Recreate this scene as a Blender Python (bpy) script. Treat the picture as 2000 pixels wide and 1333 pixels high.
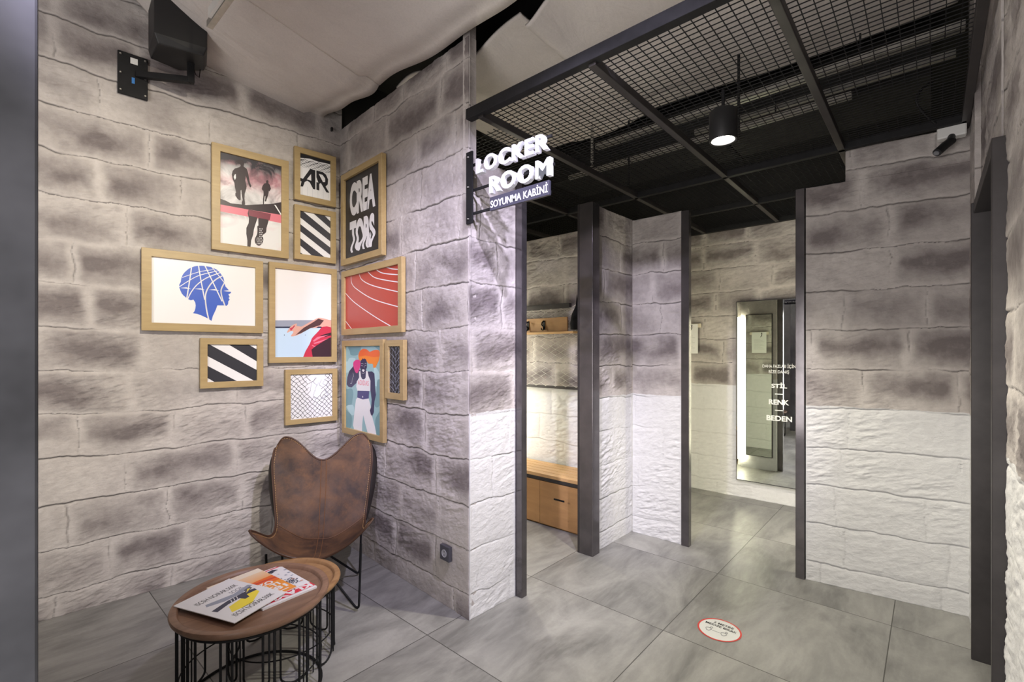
import bpy, bmesh, math, random
import numpy as np
from mathutils import Vector, Matrix
from mathutils.geometry import tessellate_polygon

# ------------------------------------------------------------------ scene, camera, light, exposure
S = bpy.context.scene
for o in list(bpy.data.objects):
    bpy.data.objects.remove(o)
COL = S.collection
R = math.radians

cam_d = bpy.data.cameras.new('camera')
cam_d.sensor_width = 36.0
cam_d.lens = 923.6 / 2000 * 36.0
cam_d.shift_y = 0.01035
cam_d.clip_start = 0.02
cam = bpy.data.objects.new('camera', cam_d)
COL.objects.link(cam)
cam.location = (0, 0, 1.45)
cam.rotation_euler = (R(90), 0, -0.8446)
S.camera = cam

w = bpy.data.worlds.new('world'); S.world = w; w.use_nodes = True
w.node_tree.nodes['Background'].inputs[0].default_value = (0.78, 0.78, 0.82, 1)
w.node_tree.nodes['Background'].inputs[1].default_value = 0.22

S.view_settings.view_transform = 'Standard'
S.view_settings.look = 'None'
S.view_settings.exposure = 0.80
S.view_settings.gamma = 1
S.view_settings.use_curve_mapping = False


def spot(name, loc, target, energy, color, angle=80, blend=0.5, r=0.03):
    d = bpy.data.lights.new(name, 'SPOT')
    d.energy = energy; d.color = color; d.spot_size = R(angle); d.spot_blend = blend; d.shadow_soft_size = r
    o = bpy.data.objects.new(name, d); COL.objects.link(o)
    o.location = loc
    o.rotation_euler = (Vector(target) - Vector(loc)).to_track_quat('-Z', 'Y').to_euler()
    return o


def area(name, loc, target, energy, color, sx, sy):
    d = bpy.data.lights.new(name, 'AREA')
    d.shape = 'RECTANGLE'; d.size = sx; d.size_y = sy; d.energy = energy; d.color = color
    o = bpy.data.objects.new(name, d); COL.objects.link(o)
    o.location = loc
    o.rotation_euler = (Vector(target) - Vector(loc)).to_track_quat('-Z', 'Y').to_euler()
    return o


# shop spots on the hall ceiling behind and beside the photographer
spot('hall_spot_corner', (1.10, 0.10, 3.12), (1.95, 2.0, 1.2), 165, (0.80, 0.75, 1.0), 62, 0.8)
spot('hall_spot_left', (0.70, 0.45, 3.1), (0.80, 3.5, 1.75), 190, (1.0, 0.91, 0.75), 60, 0.9)
spot('hall_spot_right', (0.3, 0.9, 3.1), (3.4, 1.6, 1.1), 150, (0.82, 0.76, 1.0), 38, 0.6)
spot('hall_spot_pictures', (-0.75, 0.45, 3.1), (1.8, 2.4, 1.6), 225, (0.81, 0.75, 1.0), 40, 0.9)
# added fill panel behind the camera, tilted up to brighten the ceiling sheets
area('added_ceiling_fill', (-1.75, 0.75, 1.3), (1.8, 1.5, 3.4), 52, (1.0, 0.95, 0.93), 1.9, 2.4)

# ------------------------------------------------------------------ materials
MATS = {}


def lin(c):
    return tuple((x / 12.92 if x <= 0.04045 else ((x + 0.055) / 1.055) ** 2.4) for x in c)


class N:
    """thin wrapper around a material node tree"""
    def __init__(s, m):
        s.t = m.node_tree; s.n = s.t.nodes; s.l = s.t.links
        s.b = s.n['Principled BSDF']

    def add(s, typ, **kw):
        x = s.n.new(typ)
        for k, v in kw.items():
            setattr(x, k, v)
        return x

    def put(s, sock, v):
        if isinstance(v, bpy.types.NodeSocket):
            s.l.new(v, sock)
        elif isinstance(v, (tuple, list)) and len(v) == 3 and sock.type == 'RGBA':
            sock.default_value = (*v, 1)
        else:
            sock.default_value = v

    def math(s, op, a, b=0.0, c=None, clamp=False):
        x = s.add('ShaderNodeMath', operation=op, use_clamp=clamp)
        s.put(x.inputs[0], a); s.put(x.inputs[1], b)
        if c is not None: s.put(x.inputs[2], c)
        return x.outputs[0]

    def mix(s, f, a, b, mode='MIX'):
        x = s.add('ShaderNodeMix', data_type='RGBA', blend_type=mode)
        s.put(x.inputs[0], f); s.put(x.inputs[6], a); s.put(x.inputs[7], b)
        return x.outputs[2]

    def noise(s, vec, scale, detail=3, rough=0.5, dist=0.0):
        x = s.add('ShaderNodeTexNoise')
        if vec is not None: s.l.new(vec, x.inputs['Vector'])
        x.inputs['Scale'].default_value = scale; x.inputs['Detail'].default_value = detail
        x.inputs['Roughness'].default_value = rough; x.inputs['Distortion'].default_value = dist
        return x.outputs['Fac']

    def ramp(s, f, a, b):
        x = s.add('ShaderNodeMapRange'); x.clamp = True
        s.put(x.inputs[0], f); x.inputs[1].default_value = a; x.inputs[2].default_value = b
        return x.outputs[0]

    def scaled(s, vec, sc):
        x = s.add('ShaderNodeMapping'); s.l.new(vec, x.inputs[0]); x.inputs['Scale'].default_value = sc
        return x.outputs[0]

    def bump(s, hgt, strength=0.3, dist=0.01, nrm=None):
        x = s.add('ShaderNodeBump'); s.l.new(hgt, x.inputs['Height'])
        x.inputs['Strength'].default_value = strength; x.inputs['Distance'].default_value = dist
        if nrm is not None: s.l.new(nrm, x.inputs['Normal'])
        return x.outputs[0]

    @property
    def pos(s):
        return s.add('ShaderNodeTexCoord').outputs['Object']


def mat(name, col, rough=0.5, metal=0.0, emit=None, es=0.0, spec=None, vary=0.0, vscale=20, bump=0.0, bscale=80, bdist=0.002):
    if name in MATS: return MATS[name]
    m = bpy.data.materials.new(name); m.use_nodes = True; MATS[name] = m
    k = N(m)
    k.b.inputs['Base Color'].default_value = (*col, 1)
    k.b.inputs['Roughness'].default_value = rough
    k.b.inputs['Metallic'].default_value = metal
    if spec is not None: k.b.inputs['Specular IOR Level'].default_value = spec
    if emit:
        k.b.inputs['Emission Color'].default_value = (*emit, 1); k.b.inputs['Emission Strength'].default_value = es
    p = k.pos
    if vary:
        f = k.noise(p, vscale, 4, 0.6)
        c = k.mix(k.ramp(f, 0.3, 0.7), tuple(x * (1 - vary) for x in col), tuple(min(1, x * (1 + vary)) for x in col))
        k.l.new(c, k.b.inputs['Base Color'])
    if bump:
        k.l.new(k.bump(k.noise(p, bscale, 4), bump, bdist), k.b.inputs['Normal'])
    return m


def stone_mat():
    m = bpy.data.materials.new('painted_stone_block'); m.use_nodes = True; k = N(m); p = k.pos
    at = lambda n: k.add('ShaderNodeAttribute', attribute_name=n).outputs['Fac']
    sm, cr, wh = at('smudge'), at('crack'), at('white')
    n1 = k.noise(p, 3.2, 4, 0.6); n2 = k.noise(p, 22, 5, 0.65); n3 = k.noise(p, 90, 3, 0.6)
    base = k.mix(k.ramp(n1, 0.35, 0.65), (0.60, 0.56, 0.53), (0.52, 0.48, 0.455))
    base = k.mix(k.ramp(n2, 0.40, 0.85), base, (0.43, 0.395, 0.375))
    smn = k.math('MULTIPLY', sm, k.math('ADD', 0.62, k.math('MULTIPLY', n2, 0.75)), clamp=True)
    base = k.mix(smn, base, (0.185, 0.160, 0.157))
    white = k.mix(k.ramp(n2, 0.3, 0.8), (0.72, 0.72, 0.72), (0.64, 0.64, 0.64))
    z = k.add('ShaderNodeSeparateXYZ'); k.l.new(p, z.inputs[0])
    edge = k.math('ADD', z.outputs[2], k.math('MULTIPLY', k.math('SUBTRACT', k.noise(p, 9, 3), 0.5), 0.03))
    below = k.math('LESS_THAN', edge, 1.112)
    base = k.mix(k.math('MULTIPLY', below, wh), base, white)
    crk = k.math('MULTIPLY', cr, k.math('SUBTRACT', 1.0, k.math('MULTIPLY', k.math('MULTIPLY', below, wh), 0.75)))
    base = k.mix(crk, base, (0.06, 0.052, 0.05))
    k.l.new(base, k.b.inputs['Base Color'])
    k.b.inputs['Roughness'].default_value = 0.85
    b = k.bump(n3, 0.35, 0.004); b = k.bump(k.noise(k.scaled(p, (1, 1, 1.7)), 30, 6, 0.72, 0.4), 0.45, 0.011, b)
    k.l.new(b, k.b.inputs['Normal'])
    return m


def floor_mat():
    m = bpy.data.materials.new('large_concrete_tile'); m.use_nodes = True; k = N(m); p = k.pos
    s = k.add('ShaderNodeSeparateXYZ'); k.l.new(p, s.inputs[0])

    def joint(c, off, pitch):
        f = k.math('FRACT', k.math('DIVIDE', k.math('SUBTRACT', c, off - 50 * pitch), pitch))
        d = k.math('MULTIPLY', k.math('MINIMUM', f, k.math('SUBTRACT', 1.0, f)), pitch)
        return k.math('LESS_THAN', d, 0.0022), k.math('FLOOR', k.math('DIVIDE', k.math('SUBTRACT', c, off - 50 * pitch), pitch))
    jx, ix = joint(s.outputs[0], 1.52, 0.84)
    jy, iy = joint(s.outputs[1], 0.16, 0.885)
    j = k.math('MAXIMUM', jx, jy)
    cmb = k.add('ShaderNodeCombineXYZ'); k.l.new(ix, cmb.inputs[0]); k.l.new(iy, cmb.inputs[1])
    wn = k.add('ShaderNodeTexWhiteNoise', noise_dimensions='3D'); k.l.new(cmb.outputs[0], wn.inputs[0])
    va = k.add('ShaderNodeVectorMath', operation='MULTIPLY_ADD'); k.l.new(wn.outputs['Color'], va.inputs[0]); va.inputs[1].default_value = (9, 9, 9); k.l.new(p, va.inputs[2])
    q = k.scaled(va.outputs[0], (1.0, 2.2, 1))
    n1 = k.noise(q, 1.7, 6, 0.62, 0.6); n2 = k.noise(k.scaled(va.outputs[0], (3, 14, 1)), 2.2, 5, 0.6); n3 = k.noise(p, 60, 3, 0.6)
    c = k.mix(k.ramp(n1, 0.36, 0.66), (0.175, 0.173, 0.165), (0.37, 0.365, 0.345))
    c = k.mix(k.math('MULTIPLY', k.ramp(n2, 0.45, 0.72), 0.35), c, (0.40, 0.395, 0.375))
    c = k.mix(k.math('MULTIPLY', k.ramp(n3, 0.4, 0.7), 0.15), c, (0.22, 0.215, 0.2))
    c = k.mix(j, c, (0.07, 0.068, 0.062))
    k.l.new(c, k.b.inputs['Base Color'])
    k.l.new(k.math('ADD', 0.33, k.math('MULTIPLY', n1, 0.22)), k.b.inputs['Roughness'])
    k.l.new(k.bump(k.math('SUBTRACT', k.math('MULTIPLY', n3, 0.06), j), 0.5, 0.002), k.b.inputs['Normal'])
    return m


def wood_mat(name, c1, c2, sc=(2, 30, 30), rough=0.5, knots=False, spokes=False):
    m = bpy.data.materials.new(name); m.use_nodes = True; MATS[name] = m; k = N(m); p = k.pos
    q = k.scaled(p, sc)
    n1 = k.noise(q, 1.0, 5, 0.6, 0.8); n2 = k.noise(p, 5, 4, 0.6)
    c = k.mix(k.ramp(n1, 0.3, 0.7), c1, c2)
    c = k.mix(k.math('MULTIPLY', k.ramp(n2, 0.45, 0.75), 0.45), c, tuple(x * 0.6 for x in c1))
    if knots:
        v = k.add('ShaderNodeTexVoronoi'); k.l.new(k.scaled(p, (3.5, 3.5, 6)), v.inputs[0]); v.inputs['Scale'].default_value = 1.6
        kn = k.math('SUBTRACT', 1.0, k.ramp(v.outputs['Distance'], 0.03, 0.11))
        c = k.mix(k.math('MULTIPLY', kn, 0.7), c, (0.12, 0.055, 0.02))
    k.l.new(c, k.b.inputs['Base Color']); k.b.inputs['Roughness'].default_value = rough
    k.l.new(k.bump(n1, 0.15, 0.002), k.b.inputs['Normal'])
    return m


def leather_mat():
    m = bpy.data.materials.new('worn_brown_leather'); m.use_nodes = True; k = N(m); p = k.pos
    n1 = k.noise(p, 5.5, 5, 0.62, 0.4); n2 = k.noise(p, 18, 5, 0.7); n3 = k.noise(p, 220, 2)
    c = k.mix(k.ramp(n1, 0.35, 0.62), (0.046, 0.026, 0.019), (0.155, 0.078, 0.038))
    c = k.mix(k.math('MULTIPLY', k.ramp(n2, 0.5, 0.8), 0.5), c, (0.27, 0.13, 0.055))
    k.l.new(c, k.b.inputs['Base Color'])
    k.l.new(k.math('ADD', 0.50, k.math('MULTIPLY', n2, 0.3)), k.b.inputs['Roughness'])
    b = k.bump(n3, 0.12, 0.001); b = k.bump(n2, 0.25, 0.006, b)
    k.l.new(b, k.b.inputs['Normal'])
    return m


STONE = stone_mat(); FLOOR = floor_mat(); LEATHER = leather_mat()
BLACK = mat('black_steel', (0.013, 0.013, 0.014), 0.6, 0.0, vary=0.2, spec=0.2)
BLACKP = mat('black_plastic', (0.011, 0.011, 0.012), 0.5, bump=0.2, bscale=300, bdist=0.0005)
STEEL = mat('raw_grey_steel', (0.135, 0.125, 0.13), 0.15, 0.7, vary=0.22, vscale=7, bump=0.05, bscale=40)
STEELD = mat('dark_brown_steel', (0.05, 0.045, 0.045), 0.42, 0.4, vary=0.2, vscale=8)
GALV = mat('galvanised_steel', (0.42, 0.41, 0.38), 0.38, 0.8, vary=0.15, vscale=25)
WHITEP = mat('white_plastic', (0.72, 0.72, 0.70), 0.45)
DARKCEIL = mat('black_painted_slab', (0.022, 0.021, 0.019), 0.9, vary=0.35, vscale=2)
SHEET = None
FRAMEW = wood_mat('gold_painted_wood', (0.47, 0.345, 0.165), (0.40, 0.285, 0.13), (3, 40, 40), 0.42)
PINE = wood_mat('knotty_pine', (0.50, 0.285, 0.115), (0.40, 0.215, 0.085), (14, 2.0, 14), 0.5, knots=True)
PINEL = wood_mat('light_pine', (0.66, 0.42, 0.19), (0.52, 0.31, 0.13), (14, 1.5, 20), 0.5)
TRAYW = wood_mat('warm_mango_wood', (0.31, 0.18, 0.115), (0.185, 0.10, 0.062), (4, 22, 22), 0.42)
TRAYW2 = wood_mat('honey_mango_wood', (0.44, 0.255, 0.115), (0.30, 0.155, 0.065), (5, 26, 26), 0.42)


# ------------------------------------------------------------------ mesh helpers
def tag(o, label=None, cat=None, group=None, kind=None):
    if label: o['label'] = label
    if cat: o['category'] = cat
    if group: o['group'] = group
    if kind: o['kind'] = kind
    return o


def empty(name, loc, rz=0.0, label=None, cat=None, group=None):
    o = bpy.data.objects.new(name, None); COL.objects.link(o)
    o.empty_display_size = 0.05
    o.location = loc; o.rotation_euler = (0, 0, rz)
    return tag(o, label, cat, group)


class MB:
    def __init__(s, M=None):
        s.v = []; s.f = []; s.m = []; s.M = M

    def add(s, vs, fs, mi=0):
        o = len(s.v)
        for p in vs:
            p = Vector(p)
            if s.M is not None: p = s.M @ p
            s.v.append(tuple(p))
        for f in fs:
            s.f.append(tuple(o + i for i in f)); s.m.append(mi)
        return s

    def box(s, x0, x1, y0, y1, z0, z1, mi=0):
        vs = [(x, y, z) for x in (x0, x1) for y in (y0, y1) for z in (z0, z1)]
        return s.add(vs, [(0, 1, 3, 2), (4, 6, 7, 5), (0, 4, 5, 1), (2, 3, 7, 6), (0, 2, 6, 4), (1, 5, 7, 3)], mi)

    def bar(s, a, b, wd, ht, mi=0):
        """box bar from a to b, wd horizontal, ht along the other axis"""
        a = Vector(a); b = Vector(b); d = (b - a).normalized()
        up = Vector((0, 0, 1)) if abs(d.z) < 0.9 else Vector((0, 1, 0))
        sd = d.cross(up).normalized(); u2 = sd.cross(d).normalized()
        vs = [p + sd * sx * wd / 2 + u2 * sz * ht / 2 for p in (a, b) for sx in (-1, 1) for sz in (-1, 1)]
        return s.add(vs, [(0, 1, 3, 2), (4, 6, 7, 5), (0, 4, 5, 1), (2, 3, 7, 6), (0, 2, 6, 4), (1, 5, 7, 3)], mi)

    def tube(s, pts, r, n=8, closed=False, mi=0):
        pts = [Vector(p) for p in pts]; m = len(pts); rings = []
        prev = None
        for i in range(m):
            if closed: d = (pts[(i + 1) % m] - pts[i - 1])
            else: d = pts[min(i + 1, m - 1)] - pts[max(i - 1, 0)]
            d.normalize()
            if prev is None:
                a = Vector((0, 0, 1)) if abs(d.z) < 0.9 else Vector((1, 0, 0))
                u = d.cross(a).normalized()
            else:
                u = (prev - d * prev.dot(d))
                u = u.normalized() if u.length > 1e-6 else d.orthogonal().normalized()
            prev = u; v = d.cross(u)
            rr = r[i] if isinstance(r, (list, tuple)) else r
            rings.append([pts[i] + u * math.cos(2 * math.pi * k / n) * rr + v * math.sin(2 * math.pi * k / n) * rr for k in range(n)])
        vs = [p for g in rings for p in g]; fs = []
        for i in range(m if closed else m - 1):
            for k in range(n):
                a = i * n + k; b = i * n + (k + 1) % n; c = ((i + 1) % m) * n + (k + 1) % n; d_ = ((i + 1) % m) * n + k
                fs.append((a, b, c, d_))
        if not closed:
            fs.append(tuple(range(n - 1, -1, -1))); fs.append(tuple((m - 1) * n + k for k in range(n)))
        return s.add(vs, fs, mi)

    def ring(s, c, rad, r, n=48, mi=0, m=8):
        return s.tube([(c[0] + rad * math.cos(2 * math.pi * i / n), c[1] + rad * math.sin(2 * math.pi * i / n), c[2]) for i in range(n)], r, m, True, mi)

    def lathe(s, prof, n=64, mi=0, c=(0, 0, 0)):
        vs = []; fs = []; m = len(prof)
        for r_, z in prof:
            for k in range(n):
                a = 2 * math.pi * k / n
                vs.append((c[0] + r_ * math.cos(a), c[1] + r_ * math.sin(a), c[2] + z))
        for i in range(m - 1):
            for k in range(n):
                fs.append((i * n + k, i * n + (k + 1) % n, (i + 1) * n + (k + 1) % n, (i + 1) * n + k))
        if prof[0][0] > 1e-5: fs.append(tuple(range(n - 1, -1, -1)))
        if prof[-1][0] > 1e-5: fs.append(tuple((m - 1) * n + k for k in range(n)))
        return s.add(vs, fs, mi)

    def disc(s, r_, z, n=56, mi=0, c=(0, 0)):
        return s.add([(c[0] + r_ * math.cos(2 * math.pi * k / n), c[1] + r_ * math.sin(2 * math.pi * k / n), z) for k in range(n)], [tuple(range(n))], mi)

    def flat(s, pts, lift, mi=0, plane='XZ'):
        """triangulated 2D polygon; XZ: faces -Y at y=-lift; XY: faces +Z at z=lift"""
        P = [Vector((a, b, 0)) for a, b in pts]
        ar = sum(P[i].x * P[(i + 1) % len(P)].y - P[(i + 1) % len(P)].x * P[i].y for i in range(len(P)))
        if ar < 0: P.reverse()
        tri = tessellate_polygon([P])
        vs = [(p.x, -lift, p.y) if plane == 'XZ' else (p.x, p.y, lift) for p in P]
        fs = []
        for t in tri:
            a, b, c = (P[i] for i in t)
            cr = (b - a).cross(c - a).z
            fs.append(tuple(t) if cr > 0 else (t[0], t[2], t[1]))
        return s.add(vs, fs, mi)

    def build(s, name, mats, parent=None, smooth=False, bevel=0.0, loc=None, rz=0.0, segs=2):
        me = bpy.data.meshes.new(name)
        me.from_pydata(s.v, [], s.f)
        if not isinstance(mats, (list, tuple)): mats = [mats]
        for x in mats: me.materials.append(x)
        me.polygons.foreach_set('material_index', s.m)
        me.update()
        if smooth:
            me.polygons.foreach_set('use_smooth', [True] * len(s.f))
            try: me.set_sharp_from_angle(angle=R(40))
            except Exception: pass
        o = bpy.data.objects.new(name, me); COL.objects.link(o)
        if parent: o.parent = parent
        if loc: o.location = loc
        o.rotation_euler = (0, 0, rz)
        if bevel:
            b = o.modifiers.new('bevel', 'BEVEL'); b.width = bevel; b.segments = segs; b.limit_method = 'ANGLE'; b.angle_limit = R(40)
        return o


def clip_rect(poly, x0, x1, y0, y1):
    for ax, lim, keep in ((0, x0, 1), (0, x1, -1), (1, y0, 1), (1, y1, -1)):
        out = []
        for i in range(len(poly)):
            a = poly[i]; b = poly[(i + 1) % len(poly)]
            ia = keep * (a[ax] - lim) >= 0; ib = keep * (b[ax] - lim) >= 0
            if ia: out.append(a)
            if ia != ib:
                t = (lim - a[ax]) / (b[ax] - a[ax]); out.append((a[0] + t * (b[0] - a[0]), a[1] + t * (b[1] - a[1])))
        poly = out
        if len(poly) < 3: return []
    return poly


def homog(quad):
    """projective map taking the 4 traced corners TL,TR,BR,BL of a print to the unit square (u right, v up)"""
    dst = [(0, 1), (1, 1), (1, 0), (0, 0)]; A = []; B = []
    for (x, y), (u, v) in zip(quad, dst):
        A.append([x, y, 1, 0, 0, 0, -u * x, -u * y]); B.append(u)
        A.append([0, 0, 0, x, y, 1, -v * x, -v * y]); B.append(v)
    h = np.linalg.solve(np.array(A, float), np.array(B, float))

    def f(p):
        d = h[6] * p[0] + h[7] * p[1] + 1
        return ((h[0] * p[0] + h[1] * p[1] + h[2]) / d, (h[3] * p[0] + h[4] * p[1] + h[5]) / d)
    return f


def text_geo(txt, bold=0.0, extrude=0.0, space=1.0):
    cu = bpy.data.curves.new('t', 'FONT'); cu.body = txt; cu.size = 1; cu.offset = bold; cu.extrude = extrude; cu.space_character = space
    cu.resolution_u = 4
    ob = bpy.data.objects.new('t', cu); COL.objects.link(ob)
    dg = bpy.context.evaluated_depsgraph_get(); dg.update()
    me = bpy.data.meshes.new_from_object(ob.evaluated_get(dg))
    bm = bmesh.new(); bm.from_mesh(me); bmesh.ops.triangulate(bm, faces=bm.faces); bm.to_mesh(me); bm.free()
    vs = np.array([v.co[:] for v in me.vertices]); fs = [tuple(p.vertices) for p in me.polygons]
    bpy.data.objects.remove(ob); bpy.data.meshes.remove(me); bpy.data.curves.remove(cu)
    return vs, fs


def put_text(mb, txt, x0, x1, y0, y1, lift, mi, plane='XZ', bold=0.02, extrude=0.0, warp=None, depth=0.0, space=1.0, flip=False):
    """text stretched to fill the given box of the print"""
    vs, fs = text_geo(txt, bold, 0.5 if depth else 0.0, space)
    lo = vs.min(0); hi = vs.max(0)
    u = (vs[:, 0] - lo[0]) / (hi[0] - lo[0]); v = (vs[:, 1] - lo[1]) / (hi[1] - lo[1])
    if flip: u = 1 - u; v = 1 - v
    if warp: u = u + np.array([warp(a) for a in v])
    X = x0 + u * (x1 - x0); Y = y0 + v * (y1 - y0)
    D = (vs[:, 2] / max(1e-6, hi[2])) * depth / 2 if depth else np.zeros(len(vs))
    if plane == 'XZ': P = [(a, -lift - d, b) for a, b, d in zip(X, Y, D)]
    else: P = [(a, b, lift + d) for a, b, d in zip(X, Y, D)]
    mb.add(P, fs, mi)


# ------------------------------------------------------------------ numpy noise for the stone relief
_rs = np.random.RandomState(7); _T = _rs.rand(256, 256)


def vn(x, y, seed=0):
    ix = np.floor(x).astype(int); iy = np.floor(y).astype(int); fx = x - ix; fy = y - iy
    fx = fx * fx * (3 - 2 * fx); fy = fy * fy * (3 - 2 * fy)
    g = lambda a, b: _T[(a + seed * 37) % 256, (b + seed * 91) % 256]
    return (g(ix, iy) * (1 - fx) + g(ix + 1, iy) * fx) * (1 - fy) + (g(ix, iy + 1) * (1 - fx) + g(ix + 1, iy + 1) * fx) * fy


def fbm(x, y, seed=0, o=4):
    r = 0; a = 0.5; t = 0
    for i in range(o):
        r = r + a * vn(x, y, seed + i); t += a; a *= 0.55; x = x * 2.03 + 3.1; y = y * 2.03 + 1.7
    return r / t


def sstep(a, b, x):
    t = np.clip((x - a) / (b - a), 0, 1); return t * t * (3 - 2 * t)


ROWH = 0.242


def stone_fields(U, Z, seed):
    """relief height, smudge and crack masks of the block wall at (u, z)"""
    u = U + 0.040 * (fbm(Z * 10, U * 3, seed + 5, 4) - 0.5)
    zz = Z - 0.13 + 0.045 * (fbm(U * 6.5, Z * 2, seed + 9, 5) - 0.5) + 0.020 * (fbm(U * 1.2, Z * .5, seed + 3, 2) - 0.5)
    row = np.floor(zz / ROWH).astype(int); fz = zz - row * ROWH
    dz_b = fz; dz_t = ROWH - fz
    rr = np.random.RandomState(seed * 13 + 1)
    db = np.full(U.shape, 9.0); bid = np.zeros(U.shape, int); bc = np.zeros(U.shape); bl = np.ones(U.shape)
    for r_ in range(-2, 18):
        m = row == r_
        edges = [-1.5 - rr.rand() * 0.5]
        while edges[-1] < 6: edges.append(edges[-1] + rr.uniform(0.36, 0.60))
        e = np.array(edges)
        if not m.any(): continue
        um = u[m]; k = np.clip(np.searchsorted(e, um) - 1, 0, len(e) - 2)
        db[m] = np.minimum(um - e[k], e[k + 1] - um); bid[m] = (r_ + 3) * 31 + k
        bc[m] = (um - e[k]) / (e[k + 1] - e[k]); bl[m] = e[k + 1] - e[k]
    hsh = _T[bid % 256, (bid * 7 + seed) % 256]; hs2 = _T[(bid * 3 + 11) % 256, (bid * 5 + seed) % 256]
    dh = np.minimum(dz_b, dz_t)
    # cracks: mostly the horizontal joint, sometimes the upright one
    gh = sstep(0.36, 0.52, fbm(U * 2.6, row * 3.3 + 0.5, seed + 21, 2)); gv = sstep(0.48, 0.62, fbm(bid * 1.7, Z * 3, seed + 25, 2))
    crk = np.exp(-(dh / 0.0036) ** 2) * gh + 0.6 * np.exp(-(db / 0.0042) ** 2) * gv * sstep(0.0, 0.03, dh)
    fine = fbm(U * 4 + 40, Z * 6, seed + 31, 4); fc = np.exp(-((fine - 0.5) / 0.006) ** 2) * sstep(0.55, 0.7, fbm(U * 3, Z * 3, seed + 33, 2))
    # relief
    inner = sstep(0.0, 0.035, dz_b) * sstep(0.0, 0.03, dz_t) * sstep(0.0, 0.045, db)
    rough = sstep(0.35, 0.7, fbm(U * 2.2 + 7, Z * 3.1, seed + 41, 2))
    chis = fbm((U + Z * 0.5) * 14, (Z - U * .3) * 42, seed + 43, 4) - 0.5
    rel = 0.003 * inner * (0.3 + 1.0 * hsh) + 0.0055 * np.exp(-dz_b / 0.022) * sstep(0, 0.005, dz_b) * gh
    rel = rel + inner * chis * (0.004 + 0.014 * rough) + 0.009 * (fbm(U * 5, Z * 6, seed + 45, 3) - 0.5) + 0.0035 * (fbm(U * 45, Z * 45, seed + 46, 2) - 0.5)
    rel = rel - 0.0045 * np.exp(-(dh / 0.005) ** 2) * (0.08 + 0.92 * gh) - 0.0035 * np.exp(-(db / 0.005) ** 2) * (0.15 + 0.85 * gv) 
    rel = rel + 0.0025 * np.exp(-(db / 0.018) ** 2) * (1 - gv)
    # airbrushed stains inside the blocks
    fv = fz / ROWH
    n = fbm(U * 4.0 + 11, Z * 6.0, seed + 51, 3)
    sx = np.clip((bc - (0.25 + 0.5 * hs2)) / 0.62, -3, 3)
    sx = sx + 1.6 * (fbm(U * 3.3, Z * 5, seed + 61, 3) - 0.5)
    blob = np.exp(-sx ** 2) * np.exp(-((fv - 0.52 - 0.14 * (hs2 - 0.5) + 0.5 * (fbm(U * 4, Z * 3, seed + 63, 3) - 0.5)) / 0.30) ** 2) * sstep(0, 0.07, db)
    band = np.exp(-((fv - 0.5) / 0.26) ** 2) * sstep(0, 0.06, db)
    sm = (0.72 * blob * sstep(0.15, 0.6, hsh) + 0.30 * band * sstep(0.4, 0.9, hs2)) * (0.15 + 1.7 * n) + 0.42 * inner * sstep(0.30, 0.72, fbm(U * 2.6, Z * 3.4, seed + 57, 4))
    sm = np.clip(sm, 0, 1)
    return rel, sm, np.clip(crk, 0, 1)


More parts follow.
